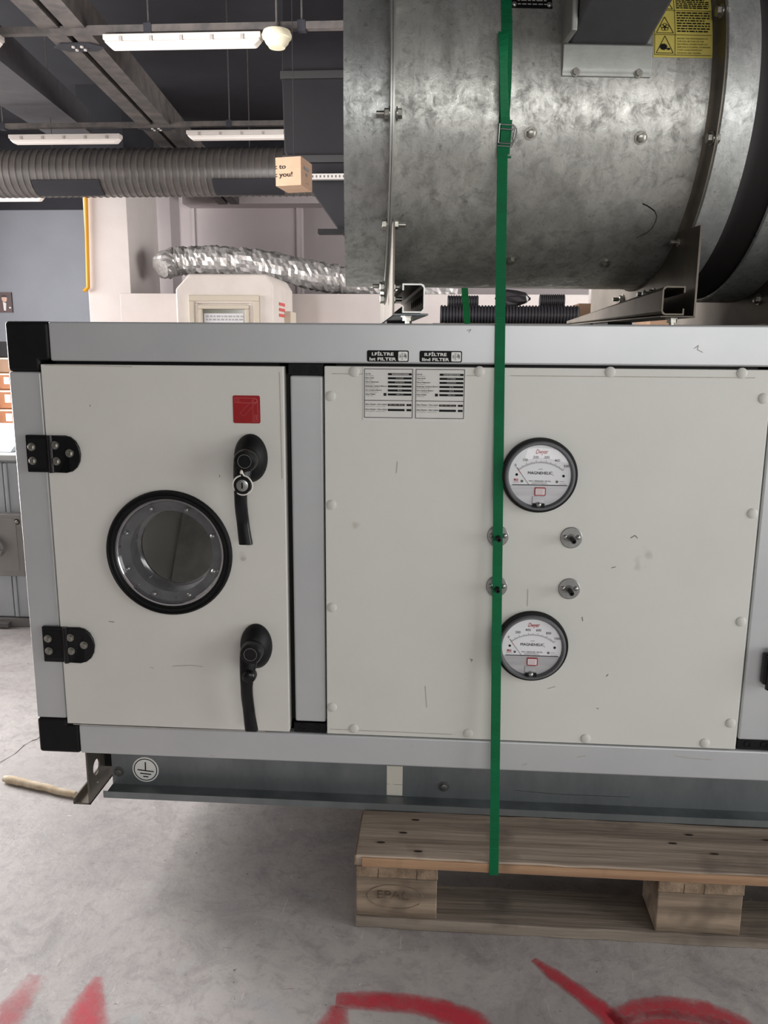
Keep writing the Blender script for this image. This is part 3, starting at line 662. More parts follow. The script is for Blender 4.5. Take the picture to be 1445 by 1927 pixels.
# scuffs with shapes of their own on panels and rails
SCUFF = mat('grey_scuff', (158, 150, 140), (176, 170, 160), scale=90, rough=0.6); SCUFD = mat('dark_scuff', (96, 90, 84), rough=0.6)
def scuffs(par, Y, items, m, name='scuff'):
    for lst in items:
        p = Print(front(Y)); pts = [FP(*q) for q in lst]
        for i in range(len(pts) - 1): p.line(pts[i], pts[i + 1], 0.0011)
        p.build(name, m, par)
scuffs(panel, -0.0024, [[(1186, 1012), (1194, 1007), (1199, 1012)], [(1150, 1068), (1158, 1066)], [(1122, 1331), (1126, 1333)], [(1140, 1272), (1144, 1268)], [(1095, 1160), (1096, 1168)], [(718, 760), (719, 790)], [(884, 1239), (889, 1241), (886, 1244)]], SCUFD)
scuffs(panel, -0.0024, [[(625, 703), (760, 705), (900, 707)], [(960, 707), (1200, 709), (1420, 711)], [(748, 868), (746, 890)], [(993, 1108), (992, 1140)], [(620, 1371), (760, 1377), (850, 1381)], [(1030, 1295), (1045, 1291)], [(800, 1290), (803, 1330)]], SCUFF)
scuffs(door, -0.0044, [[(86, 687), (180, 688), (250, 690)], [(527, 700), (532, 900)], [(325, 1252), (360, 1250), (383, 1253)], [(284, 1254), (291, 1255)], [(140, 1361), (300, 1368), (500, 1374)]], SCUFF)
scuffs(door, -0.0044, [[(207, 1168), (217, 1169)], [(414, 893), (415, 897)], [(171, 761), (172, 765)]], SCUFD)

# --- data labels and filter plates
def disp(px, py, Y=-0.0025): return FP(px, py, Y)
def datalabel(u0, u1, v0, v1, vals, dims):
    Wd, Hd = u1 - u0, v1 - v0
    pl = MB().box(u0 - .0026, u1 + .0026, -0.0026, -0.002, v0 - 0.005, v1 + 0.003).build('data_label', PAPER, panel); lab(pl, 'white filter data label with black value boxes')
    k = Print(front(-0.0031)); k.frame(u0, u1, v0, v1, 0.0009); vd = v0 + Hd * 0.355; k.line((u0, vd), (u1, vd), 0.0009)
    g = Print(front(-0.0031)); w = Print(front(-0.0036))
    rows = ['Seri No', 'Filtre Sınıfı', 'Filtre Malzemesi', 'Başlangıç Çalışma Basıncı', 'Son Çalışma Basıncı', 'Hava Debisi']
    subs = ['Serial Number', 'Filter Class', 'Filter Material', 'Initial Working Pressure', 'Last Working Pressure', 'Air Flow Rate']
    for i in range(6):
        vy = v1 - Hd * (0.105 + 0.083 * i)
        k.rect(u0 + Wd * 0.49, u1 - Wd * 0.02, vy - Hd * 0.022, vy + Hd * 0.022)
        k.text(rows[i], u0 + Wd * 0.02, vy + 0.0003, 0.0021, width=Wd * (0.11, .17, .27, .44, .34, .2)[i], align='LEFT', bold=0.02)
        g.text(subs[i], u0 + Wd * 0.02, vy - 0.0026, 0.0014, width=Wd * (0.17, .13, .17, .28, .26, .16)[i], align='LEFT')
        if vals[i]: w.text(vals[i], u0 + Wd * 0.735, vy, 0.0021)
        else:
            rn = random.Random(dims); uu = u0 + Wd * .57
            while uu < u0 + Wd * .90: ww = rn.uniform(.0006, .0016); w.rect(uu, uu + ww, vy - .0010, vy + .0010); uu += ww + .0006
    for a in range(4):
        an = PI / 4 + a * PI / 2; k.disc(u0 + Wd * 0.43 + 0.0015 * math.cos(an), v1 - Hd * 0.52 + 0.0015 * math.sin(an), 0.0013, 10)
    for i in range(2):
        vy = v1 - Hd * (0.735 + 0.105 * i)
        k.text('Filtre Ölçüleri - Filtre Adedi', u0 + Wd * 0.02, vy + 0.0006, 0.0021, width=Wd * 0.44, align='LEFT', bold=0.02)
        g.text('Filter Dimensions - Number of Filter', u0 + Wd * 0.02, vy - 0.0023, 0.0014, width=Wd * 0.42, align='LEFT')
        k.rect(u0 + Wd * 0.49, u0 + Wd * 0.84, vy - Hd * 0.022, vy + Hd * 0.022); k.rect(u0 + Wd * 0.88, u1 - Wd * 0.02, vy - Hd * 0.022, vy + Hd * 0.022)
    w.text(dims, u0 + Wd * 0.665, v1 - Hd * 0.735, 0.0021, width=Wd * 0.3); w.text('1', u0 + Wd * 0.93, v1 - Hd * 0.735, 0.0021)
    k.build('label_print', INK, pl); g.build('label_fine_print', INKG, pl); w.build('label_values', INKL, pl)
(a0, b1) = disp(686, 694); (a1, b0) = disp(775.5, 786.5); datalabel(a0, a1, b0, b1, ['', 'G4 KASET', 'SYNTHETIC', '50 Pa', '80 Pa', '1800 m³/h'], '592 x 592 x 48 mm')
(a0, b1) = disp(783, 695); (a1, b0) = disp(872, 788); datalabel(a0, a1, b0, b1, ['', 'F7 TORBA', 'SYNTHETIC', '63 Pa', '160 Pa', '1800 m³/h'], '592 x 592 x 535 mm')
toprail = [o for o in AHU.children if o.name.startswith('frame_rail')][0]; botrail = [o for o in AHU.children if o.name.startswith('frame_rail')][1]
def filterplate(x0, x1, y0, y1, l1, l2):
    (a0, b1) = FP(x0, y0); (a1, b0) = FP(x1, y1)
    pl = MB().prism(_rr(a0, a1, b0, b1, 0.0026), -0.0006, 0.0).build('filter_plate', INK, toprail); lab(pl, 'black plate reading ' + l1)
    Wd, Hd = a1 - a0, b1 - b0
    p = Print(front(-0.001)); p.text(l1, a0 + Wd * 0.375, b0 + Hd * 0.66, Hd * 0.27, width=Wd * 0.52, bold=0.028); p.text(l2, a0 + Wd * 0.375, b0 + Hd * 0.22, Hd * 0.27, width=Wd * 0.64, bold=0.028)
    p.add(_rr(a0 + Wd * 0.75, a0 + Wd * 0.975, b0 + Hd * 0.08, b0 + Hd * 0.90, 0.0016), [tuple(range(24))]); p.build('plate_lettering', WHITE, pl)
    q = Print(front(-0.0014)); cx, cz = a0 + Wd * 0.86, b0 + Hd * 0.49; u = Hd / 24
    for k in range(3): q.rect(cx - 3.2 * u, cx + 0.4 * u, cz + (3.6 + 2.2 * k - .7) * u - 1.0 * u, cz + (3.6 + 2.2 * k) * u - 1.0 * u); q.rect(cx - 3.2 * u, cx + 0.4 * u, cz - (3.6 + 2.2 * k) * u + 1.0 * u, cz - (3.6 + 2.2 * k - .7) * u + 1.0 * u)
    for vv in (-1.6, 1.6):
        q.arc(cx - 5.2 * u, cz + vv * u, 1.5 * u, 0.8 * u, 0.6, 5.4, 14); q.arc(cx + 3.8 * u, cz + (vv + 2.4) * u, 1.9 * u, 0.9 * u, -2.2, 2.4, 14); q.arc(cx + 5.8 * u, cz + (vv - .4) * u, 1.9 * u, 0.9 * u, -2.2, 2.4, 14)
    q.line((cx - 6 * u, cz), (cx + 6 * u, cz), 0.8 * u); q.build('plate_symbol', INK, pl)
filterplate(690.5, 769, 659, 681, 'I.FİLTRE', 'Ist FILTER'); filterplate(789.5, 869, 660, 682, 'II.FİLTRE', 'IInd FILTER')
scuffs(toprail, -0.0004, [[(1306, 656), (1314, 650), (1312, 658), (1322, 663)], [(879, 622), (886, 620), (882, 626)]], SCUFF)
scuffs(botrail, -0.0004, [[(1268, 1422), (1300, 1427), (1340, 1430)], [(774, 1402), (775, 1404)], [(395, 1421), (405, 1423)], [(982, 1440), (992, 1437)], [(1085, 1425), (1102, 1422)]], SCUFF)
# red sticker
(a0, b1) = FP(437.5, 744, -0.005); (a1, b0) = FP(490, 797, -0.005); Wd = a1 - a0; Hd = b1 - b0
st = MB().prism(_rr(a0, a1, b0, b1, 0.003), -0.0046, -0.004).build('direction_sticker', RED, door); lab(st, 'red handle direction sticker')
p = Print(front(-0.005)); U = lambda x, y: (a0 + Wd * x, b0 + Hd * y)
def arcpts(cx, cy, r, d0, d1, n=8): return [U(cx + r * math.cos(math.radians(d0 + (d1 - d0) * i / n)), cy + r * math.sin(math.radians(d0 + (d1 - d0) * i / n))) for i in range(n + 1)]
p.poly([U(.82, .90), U(.08, .92), U(.08, .745), U(.82, .73)], 0.0005, close=False); p.poly(arcpts(.82, .815, .085, -90, 90), 0.0005, close=False); p.poly(arcpts(.82, .815, .07, 0, 360, 16), 0.0005)
p.poly([U(.735, .80), U(.735, .07), U(.915, .07), U(.915, .80)], 0.0005, close=False)
def dash(a, b, n=9):
    for i in range(n):
        t0 = (i + .15) / n; t1 = (i + .75) / n; p.line(U(a[0] + (b[0] - a[0]) * t0, a[1] + (b[1] - a[1]) * t0), U(a[0] + (b[0] - a[0]) * t1, a[1] + (b[1] - a[1]) * t1), 0.0005)
dash((.78, .88), (.26, .37)); dash((.86, .74), (.38, .25)); dash((.26, .37), (.38, .25), 3)
p.text('AÇIK', *U(.20, .86), 0.0018); p.text('OPEN', *U(.20, .79), 0.0017)
vs, fs = text('KAPALI', 0.0026, bold=0.02); vs2, fs2 = text('CLOSED', 0.0026)
cu, cv = U(.865, .22); p.add([(cu - y, cv + x) for x, y in vs], fs); cu, cv = U(.80, .22); p.add([(cu - y, cv + x) for x, y in vs2], fs2)
p.build('sticker_lines', PINK, st)

# --- pressure gauges
def gauge(cx, cz, nums, name, tilt=0.0):
    y = -0.002
    g = MB().lathe((cx, y, cz), (0, -1, 0), [(0, 0.0603), (0.006, 0.0603), (0.009, 0.0592), (0.0095, 0.0562), (0.0095, 0.050)], 72).build('pressure_gauge', RUBBER, AHU, smooth=True); lab(g, name)
    MB().lathe((cx, y - 0.0095, cz), (0, -1, 0), [(-0.002, 0.0558), (0.0045, 0.0552), (0.006, 0.0538), (0.0062, 0.0515), (0.0030, 0.0494), (-0.003, 0.0490), (-0.003, 0.0558)], 72).build('bezel', BEZEL, g, smooth=True)
    yd = y - 0.0085; k = 0.0001275; R = 0.0490
    # white upper dial, silver lower dial
    n = 48; up = [(cx + R * math.cos(a), cz + R * math.sin(a)) for a in [math.radians(-18 + 216 * i / n) for i in range(n + 1)]]
    lo = [(cx + R * math.cos(a), cz + R * math.sin(a)) for a in [math.radians(198 + 144 * i / 30) for i in range(31)]]
    MB().prism(up, yd, yd + 0.001).build('dial', DIALW, g); MB().prism(lo, yd + 0.0008, yd + 0.0018).build('lower_plate', DIALS, g)
    f = lambda u, v: (cx + u * k, cz + v * k)
    pk = Print(front(yd - 0.0004)); pr = Print(front(yd - 0.0005)); pg = Print(front(yd - 0.0004))
    pr.text('Dwyer', *f(10, 300), 0.0072, width=0.0195, shear=0.35, bold=0.012)
    C = (8, -263); Ro = 460; a0, a1 = math.radians(128.5), math.radians(51)
    for i in range(51):
        a = a0 + (a1 - a0) * i / 50; l = 40 if i % 10 == 0 else (30 if i % 5 == 0 else 20)
        p0 = f(C[0] + (Ro - 38) * math.cos(a), C[1] + (Ro - 38) * math.sin(a)); p1 = f(C[0] + (Ro - 38 + l) * math.cos(a), C[1] + (Ro - 38 + l) * math.sin(a)); pk.line(p0, p1, 0.00045)
    for i, t in enumerate(nums):
        a = a0 + (a1 - a0) * i / 5; rr = Ro + 40; pk.text(t, *f(C[0] + rr * math.cos(a), C[1] + rr * math.sin(a)), 0.0042, bold=0.006)
    pk.text('MAGNEHELIC', *f(4, 34), 0.0046, width=0.0385, bold=0.022); pk.disc(*f(165, 10), 0.0006)
    pk.text('pascals', *f(8, 86), 0.0017); pk.text('MAX. PRESSURE 100 kPa', *f(4, -68), 0.0022, width=0.0345, bold=0.01); pk.text('DWYER INSTRUMENTS, INC.', *f(4, -88), 0.0013); pk.text('MICHIGAN CITY, IN 46360 U.S.A.', *f(4, -103), 0.0013)
    for u, v in ((-285, 12), (293, 2)): pk.disc(*f(u, v), 0.0021)
    for u, v in ((-218, -70), (215, -72)): pg.disc(*f(u, v), 0.0022)
    for j in range(5): pr.rect(*[f(-318, 0)[0], f(-262, 0)[0], f(0, -44 - 7 * j)[1], f(0, -40 - 7 * j)[1]])
    pg.rect(f(-318, 0)[0], f(-295, 0)[0], f(0, -56)[1], f(0, -40)[1]); pk.text('MADE IN USA', *f(-290, -86), 0.0012); pk.text('magnehelic', *f(275, -68), 0.0012); pk.text('dwyer-inst.com', *f(285, -98), 0.0012)
    pk.rect(f(-335, 0)[0], f(345, 0)[0], f(0, -122)[1], f(0, -112)[1])
    pk.build('dial_print', INK, g); pr.build('dial_red_print', REDP, g); pg.build('dial_grey_print', INKG, g)
    # needle
    nd = Print(front(yd - 0.0022)); a, b = f(-130, -112), f(-292, 107); nd.line(a, b, 0.0006); nd.build('needle', INK, g)
    nr = Print(front(yd - 0.0024)); nr.line(f(-232, 26), f(-266, 72), 0.0009); nr.build('needle_tip', REDP, g)
    # caution tag, clear bracket, zero screw
    (u0, v0), (u1, v1) = f(-57, -251), f(83, -146)
    tg = MB().prism(_rr(u0, u1, v0, v1, 0.0018), yd - 0.0012, yd).build('caution_tag', REDP, g)
    q = Print(front(yd - 0.0016)); q.add(_rr(u0 + .0016, u1 - .0016, v0 + .0016, v1 - .0016, 0.0008), [tuple(range(24))]); q.build('tag_paper', DIALW, g)
    q = Print(front(yd - 0.0020))
    for j in range(4): q.rect(u0 + .0028, u1 - .003 - .0012 * (j % 2), v1 - .0034 - .0023 * j, v1 - .0028 - .0023 * j)
    q.build('tag_print', PINK, g)
    (u0, v0), (u1, v1) = f(-80, -372), f(68, -258)
    MB().box(u0, u1, yd - 0.002, yd + 0.001, v0, v1).build('zero_bracket', DIALS, g, bevel=0.0006)
    MB().box(f(-75, 0)[0], f(72, 0)[0], yd - 0.006, yd - 0.001, f(0, -392)[1], f(0, -345)[1]).build('zero_foot', RUBBER, g, bevel=0.0008)
    inst('zero_screw', SCREW, (f(-2, 0)[0], yd - 0.006, f(0, -360)[1]), None, g)
    MB().lathe((cx, y - 0.0115, cz), (0, -1, 0), [(0.001, 0.0490), (0.0026, 0.040), (0.0036, 0.025), (0.0040, 0.00001)], 48).build('lens', LENS, g, smooth=True)
gauge(0.2570, 0.8186, ['0', '100', '200', '300', '400', '500'], 'upper gauge reading to 500')
gauge(0.2567, 0.5311, ['0', '200', '400', '600', '800', '1000'], 'lower gauge reading to 1000')
# --- pressure ports
for (x, z) in ((0.195, 0.717), (0.313, 0.717), (0.196, 0.632), (0.314, 0.631)):
    d = MB().lathe((x, -0.002, z), (0, -1, 0), [(0, 0.0178), (0.0014, 0.0176), (0.002, 0.0165), (0.002, 0.00001)], 36).build('pressure_port', mat('brushed_disc', (150, 150, 148), (130, 130, 128), scale=40, rough=0.4, metal=0.6), AHU)
    for s in (-0.0105, 0.0105): inst('screw', SCREW, (x + s, -0.004, z + 0.001), None, d)
    MB().lathe((x, -0.004, z), (0, -1, 0), [(0, 0.0062), (0.002, 0.006), (0.002, 0.0036), (0.012, 0.0034)], 14).build('nipple', ZINCD, d, smooth=True)
    MB().lathe((x, -0.013, z), (0, -1, 0), [(0, 0.0040), (0.016, 0.0042), (0.018, 0.0036), (0.018, 0.0018), (0.010, 0.0017)], 14).build('rubber_cap', RUBBER, d, smooth=True)

# --- base rails
RZ0, RZ1 = 0.1445, 0.2995; RY = 0.162; RF = 0.114
base = MB().prism([(RF, RZ0), (RY + 0.05, RZ0), (RY + 0.05, RZ0 + 0.003), (RY + 0.003, RZ0 + 0.003), (RY + 0.003, RZ1), (RY, RZ1), (RY, RZ0 + 0.003), (RF + 0.0025, RZ0 + 0.003), (RF + 0.0025, RZ0 + 0.0135), (RF, RZ0 + 0.0135)], -0.548, XR - 0.02, 'x').build('base_rail', GALVB, AHU)
lab(base, 'galvanised steel base rail under the unit')
MB().prism([(YB - .1, RZ0), (YB - .05, RZ0), (YB - .05, RZ1), (YB - .053, RZ1), (YB - .053, RZ0 + .003), (YB - .1, RZ0 + .003)], -0.548, XR - 0.02, 'x').build('base_rail', GALVB, AHU)
# left end angle with round holes
def angle_plate():
    x0, x1 = -0.5665, -0.5632; y0, y1 = 0.088, 0.24; c = (0.126, 0.2035); r = 0.0158; n = 24
    b = MB()
    hb = holed(y0, 0.156, 0.1845, RZ1, x0, x1, c, r, n)
    b.add([(v.y, v.x, v.z) for v in hb.v], hb.f)
    hb = holed(y0, 0.156, RZ0, 0.1845, x0, x1, (0.128, 0.1735), 0.0055, 16); b.add([(v.y, v.x, v.z) for v in hb.v], hb.f)
    b.box(x0, x1, 0.156, YB - 0.06, RZ0, RZ1)
    b.box(-0.597, x1, y0, YB - 0.06, RZ0 - 0.0005, RZ0 + 0.003); b.box(-0.597, -0.594, y0, YB - 0.06, RZ0, RZ0 + 0.012)
    return b
MB_ = angle_plate(); o = MB_.build('end_angle', GALVD, AHU)
MB().box(-0.563, -0.5475, RY + 0.002, RY + 0.006, RZ0 + 0.04, RZ1).build('end_bracket', RUBBER, AHU)
for px, py, me in ((224, 1452, BOLT_B), (835, 1480, BOLT_B), (700, 1503, BOLT_S)):
    x, z = FP(px, py, RY); inst('bolt', me, (x, RY, z), None, base)
# earth symbol sticker
x, z = FP(274, 1448, RY); r = 0.0268
es = MB().lathe((x, RY, z), (0, -1, 0), [(0, r), (0.0005, r), (0.0005, 0.00001)], 40).build('earth_sticker', WHITE, base); lab(es, 'round white earthing symbol sticker')
p = Print(front(RY - 0.0009)); p.arc(x, z, r * 0.86, r * 0.07); p.line((x + .0005, z + r * .62), (x, z - r * .08), r * .09); p.line((x - r * .62, z - r * .02), (x + r * .62, z - r * .14), r * .09); p.line((x - r * .42, z - r * .30), (x + r * .42, z - r * .37), r * .09); p.line((x - r * .2, z - r * .55), (x + r * .2, z - r * .58), r * .09); p.build('earth_symbol', INK, es)
(a0, b1), (a1, b0) = FP(728, 1441, RY), FP(757, 1497, RY)
MB().box(a0, a1, RY - 0.0006, RY, b0, min(b1, RZ1)).build('tape_tag', TAPE, base)
p = Print(front(RY - 0.001)); zz = (b0 * .62 + b1 * .38); p.line((a0, zz + .0006), (a0 + .006, zz), 0.0007); p.line((a0 + .013, zz), (a1, zz - .0003), 0.0006); p.build('tape_marks', INKG, base)
scr = [(970, 1487), (1000, 1490), (1045, 1494), (1090, 1496), (1140, 1498), (1185, 1500)]
p = Print(front(RY - 0.0006)); pp = [FP(*q, RY) for q in scr]
for i in range(len(pp) - 1): p.line(pp[i], pp[i + 1], 0.0010)
p.build('scratch', STEEL, base)

# ================================================================== PALLET
PX, PY = -0.0355, -0.030
PAL = thing('wooden_pallet', 'weathered wooden pallet with stamped block carrying the air handling unit', 'pallet', (PX + 0.6, PY + 0.4, 0))
def plank(x0, x1, y0, y1, z0, z1, name, m, rag=0.0016, n=26, axis=0, seed=0):
    rnd = random.Random(seed); vs = []; fs = []
    for i in range(n + 1):
        t = i / n
        for a, b in ((0, 0), (1, 0), (1, 1), (0, 1)):
            j = lambda s: rnd.uniform(-s, s)
            if axis == 0: vs.append((x0 + (x1 - x0) * t, (y0 if a == 0 else y1) + j(rag), (z0 if b == 0 else z1) + j(rag * .45)))
            else: vs.append(((x0 if a == 0 else x1) + j(rag), y0 + (y1 - y0) * t, (z0 if b == 0 else z1) + j(rag * .45)))
    fs = [(i * 4 + j, i * 4 + (j + 1) % 4, i * 4 + 4 + (j + 1) % 4, i * 4 + 4 + j) for i in range(n) for j in range(4)] + [(3, 2, 1, 0), (n * 4, n * 4 + 1, n * 4 + 2, n * 4 + 3)]
    return MB().add(vs, fs).build(name, m, PAL, bevel=0.0022, seg=2, angle=35)
ys = [(0, .145), (.1635, .2635), (.3275, .4725), (.5365, .6365), (.655, .8)]
top0 = None
for i, (a, b) in enumerate(ys):
    o = plank(PX, PX + 1.2, PY + a, PY + b, 0.122, 0.1435, 'deck_board', WOODX, 0.0012 if i else 0.0016, seed=i)
    if i == 0: top0 = o
bx = [(0, .145), (.5236, .669), (1.055, 1.2)]
for i, (a, b) in enumerate(bx): plank(PX + a, PX + b, PY + 0.001, PY + 0.799, 0.100, 0.1215, 'cross_board', WOODY, 0.001, 20, 1, 20 + i)
blk0 = None
for j, (c, d) in enumerate(((0, .1), (.3275, .4725), (.7, .8))):
    for i, (a, b) in enumerate(bx):
        q = 0.0 if j != 0 else 0.003
        o = plank(PX + a + 0.001, PX + b - 0.001, PY + c + q, PY + d, 0.022, 0.0995, 'block', WOODBL, 0.0012, 6, 0, 40 + 3 * j + i)
        if j == 0 and i == 0: blk0 = o
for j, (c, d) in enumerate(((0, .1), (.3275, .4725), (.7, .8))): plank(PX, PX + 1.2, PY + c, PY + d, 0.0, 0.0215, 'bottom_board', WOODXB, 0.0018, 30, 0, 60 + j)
SAWN = wood('fresh_sawn_edge', (178, 144, 112), (132, 102, 78), (118, 94, 74), 0)
MB().box(PX + 0.012, PX + 1.19, PY - 0.0022, PY + 0.001, 0.1238, 0.1405).build('sawn_edge', SAWN, top0)
# rough end grain on the left ends, split lines, nails, brand
MB().box(PX - 0.0012, PX + 0.0002, PY + 0.002, PY + 0.143, 0.1235, 0.142).build('end_grain', WOODEND, top0)
p = Print(front(PY - 0.0016)); NAILH = mat('nail_hole', (44, 32, 24), rough=0.9)
for xx in (PX + 0.040, PX + 0.108, PX + .566, PX + .60):
    p.line((xx, 0.101), (xx + 0.001, 0.120), 0.0011)
p.build('split_line', NAILH, PAL)
for (px, py) in ((782, 1543), (759, 1567), (717, 1585), (787, 1602), (1297, 1571), (1266, 1587), (1345, 1607), (1443, 1581)):
    c = fl(px, py, 0.1445); vs = [(c.x + 0.0075 * math.cos(a) , c.y + 0.0024 * math.sin(a)) for a in [2 * PI * i / 10 for i in range(10)]]
    MB().prism([(u, v) for u, v in vs], 0.1441, 0.1448, 'z').build('nail_hole', NAILH, top0)
yb0 = PY + 0.003 - 0.0016
p = Print(front(yb0)); cx, cz = PX + 0.070, 0.064; p.arc(cx, cz, 0.050, 0.0016, 0.1, 2 * PI - .5, 44, ry=0.0235)
p.text('EPAL', cx - 0.004, cz + 0.002, 0.0175, width=0.056, bold=-0.006); br = p.build('stamped_mark', BURN, blk0); lab(br, 'burnt oval mark reading EPAL')

# ================================================================== AXIAL FAN
A_ = 0.106; FYC, FZ, FR = 0.28, 1.4125, 0.285; ca, sa = math.cos(A_), math.sin(A_)
def F(p): return Vector((p[0] * ca - p[1] * sa, FYC + p[0] * sa + p[1] * ca, p[2]))
def FS(s, th, r=FR): t = math.radians(th); return F((s, -r * math.cos(t), FZ + r * math.sin(t)))
AX = Vector((ca, sa, 0)); RA = Matrix.Rotation(A_, 4, 'Z')
FAN = thing('axial_fan', 'large galvanised axial fan with round casing and terminal box on top of the unit', 'fan', F((0.22, 0, ZT)))
def fl_lathe(prof, name, m, n=96, par=FAN, smooth=True): return MB(F).lathe((0, 0, FZ), (1, 0, 0), prof, n, ref=(0, -1, 0)).build(name, m, par, smooth=smooth)
SL, SF, SA, SB = -0.0855, -0.0135, 0.4715, 0.5315
casing = fl_lathe([(SF, FR), (SA - .006, FR), (SA - .006, FR - .003), (SF, FR - .003), (SF, FR)], 'casing', GALV)
fl_lathe([(SL, FR), (SF - .004, FR), (SF - .004, FR - .0025), (SL, FR - .0025), (SL, FR)], 'inlet_ring', GALVR)
fl_lathe([(SF - .0035, FR - .002), (SF - .0035, FR + .03), (SF - .0008, FR + .03), (SF - .0008, FR - .002), (SF - .0035, FR - .002)], 'inlet_flange', GALVL)
fl_lathe([(SF, FR - .002), (SF, FR + .03), (SF + .0028, FR + .03), (SF + .0028, FR + .001)], 'casing_flange', GALVL)
fl_lathe([(SA - .012, FR - .002), (SA - .006, FR + .002), (SA - .003, FR + .008), (SA - .0022, FR + .030), (SA, FR + .030), (SA, FR - .002), (SA - .012, FR - .002)], 'casing_flange', GALVD)
fl_lathe([(SA + .003, FR + .024), (SA + .0045, FR + .026), (SA + .006, FR + .0105), (SB, FR + .0105), (SB, FR + .008), (SA + .003, FR + .008), (SA + .003, FR + .024)], 'outlet_ring', GALVR)
fl_lathe([(SB - .02, FR + .006), (SB + .004, FR + .003), (SB + .022, FR - .004), (SB + .04, FR + .001), (.592, FR + .016), (.592, FR + .010), (SB + .022, FR - .009), (SB - .02, FR + .002), (SB - .02, FR + .006)], 'flexible_sleeve', mat('black_sleeve', (26, 22, 22), rough=.7))
fl_lathe([(0.584, FR + .020), (0.586, FR + .023), (0.66, FR + .023), (0.66, FR + .018), (0.584, FR + .018), (0.584, FR + .02)], 'duct_ring', GALVR)
fl_lathe([(0.655, FR - .002), (0.655, FR + .052), (0.658, FR + .052), (0.658, FR - .002), (0.655, FR - .002)], 'duct_flange', GALVDD)
# interior parts: hub and blades inside the casing
hub = fl_lathe([(0.15, 0.00001), (0.15, 0.07), (0.17, 0.085), (0.30, 0.085), (0.30, 0.00001)], 'fan_hub', GALVD, 32)
for k in range(6):
    a = 2 * PI * k / 6; u = Vector((0, math.cos(a), math.sin(a))); w = Vector((0, -math.sin(a), math.cos(a))); X = Vector((1, 0, 0)); c = Vector((0.22, 0, FZ)); vs = []
    for rr, tw in ((0.08, 0.9), (0.17, 0.6), (0.272, 0.4)):
        d = (X * math.cos(tw + .6) + w * math.sin(tw + .6)) * 0.055
        n = d.cross(u).normalized() * 0.003
        vs += [c + u * rr + d + n, c + u * rr - d + n, c + u * rr - d - n, c + u * rr + d - n]
    fs = [(i * 4 + j, i * 4 + (j + 1) % 4, i * 4 + 4 + (j + 1) % 4, i * 4 + 4 + j) for i in range(2) for j in range(4)] + [(0, 1, 2, 3), (11, 10, 9, 8)]
    MB(F).add(vs, fs).build('fan_blade', GALVD, hub)
# feet: plate, angle leg and perforated channel, left and right
def foot(s0, sgn):
    y0, y1 = -0.29, 0.29; zb_, zt = 1.0660, 1.205; rr = FR + 0.004
    pts = [(y0, zb_), (y1, zb_), (y1, zt)]
    th1 = math.asin((zt - FZ) / rr) if abs((zt - FZ) / rr) < 1 else -PI / 4
    yc = rr * math.cos(th1)
    n = 18
    for i in range(n + 1):
        a = th1 + (-PI - 2 * th1) * i / n; pts.append((rr * math.cos(a), FZ + rr * math.sin(a)))
    pts.append((y0, zt))
    sx = s0 + (0.0028 if sgn > 0 else -0.0028)
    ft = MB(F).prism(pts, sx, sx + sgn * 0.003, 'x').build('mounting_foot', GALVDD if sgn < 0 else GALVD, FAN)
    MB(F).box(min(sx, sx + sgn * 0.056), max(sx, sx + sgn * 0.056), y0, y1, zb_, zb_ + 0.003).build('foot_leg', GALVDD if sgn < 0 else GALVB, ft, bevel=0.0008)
    # C channel on the leg, web away from the plate, mouth towards the plate
    w0, w1 = sx + sgn * (0.015 if sgn > 0 else 0.020), sx + sgn * (0.050 if sgn > 0 else 0.056); z0, z1 = zb_ + 0.0036, zb_ + 0.0475; t = 0.0024; lip = 0.010
    prof = [(w0, z0), (w1 - sgn * .006, z0), (w1 - sgn * .0018, z0 + .0018), (w1, z0 + .006), (w1, z1 - .006), (w1 - sgn * .0018, z1 - .0018), (w1 - sgn * .006, z1), (w0, z1), (w0, z1 - lip), (w0 + sgn * t, z1 - lip), (w0 + sgn * t, z1 - t), (w1 - sgn * (.006), z1 - t), (w1 - sgn * t, z1 - .006), (w1 - sgn * t, z0 + .006), (w1 - sgn * .006, z0 + t), (w0 + sgn * t, z0 + t), (w0 + sgn * t, z0 + lip), (w0, z0 + lip)]
    b = MB(F); n = len(prof)
    b.add([(u, y0 - .004, v) for u, v in prof] + [(u, y1, v if sgn > 0 else z0 + (v - z0) * .16) for u, v in prof], [(i, i + n, (i + 1) % n + n, (i + 1) % n) for i in range(n)] + [(0, 1, 14, 15), (1, 2, 3, 13, 14), (3, 4, 12, 13), (4, 5, 6, 11, 12), (6, 7, 10, 11), (7, 8, 9, 10), (15, 16, 17, 0)])
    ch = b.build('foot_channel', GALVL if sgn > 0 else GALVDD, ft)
    for k in range(6 if sgn > 0 else 0):
        y = y0 + 0.03 + 0.045 * k; MB(F).prism([(y + 0.010 * math.cos(2 * PI * i / 12), (z0 + z1) / 2 + 0.006 * math.sin(2 * PI * i / 12)) for i in range(12)], w1 - sgn * (t + .0008), w1 + sgn * 0.0006, 'x').build('slot_hole', RUBBER, ft)
    for y in (-0.262, 0.25):
        bo = MB(F).lathe((sx + sgn * 0.026, y, zb_), (0, 0, -1), [(-.003, 0.010), (0, 0.011), (0.0016, 0.011), (0.0016, 0.0082), (0.0075, 0.0082), (0.0075, 0.0045), (0.0119, 0.0045)], 6).build('foot_bolt', ZINC, ft)
        MB(F).box(min(sx + sgn * .003, sx + sgn * .05), max(sx + sgn * .003, sx + sgn * .05), (0.12 if y > 0 else 0.0) , (0.28 if y > 0 else 0.1), ZT, zb_).build('rubber_pad', RUBBER, ft)
    return ft
fL = foot(SF, 1); fR = foot(SA - .006 + .0028, -1)
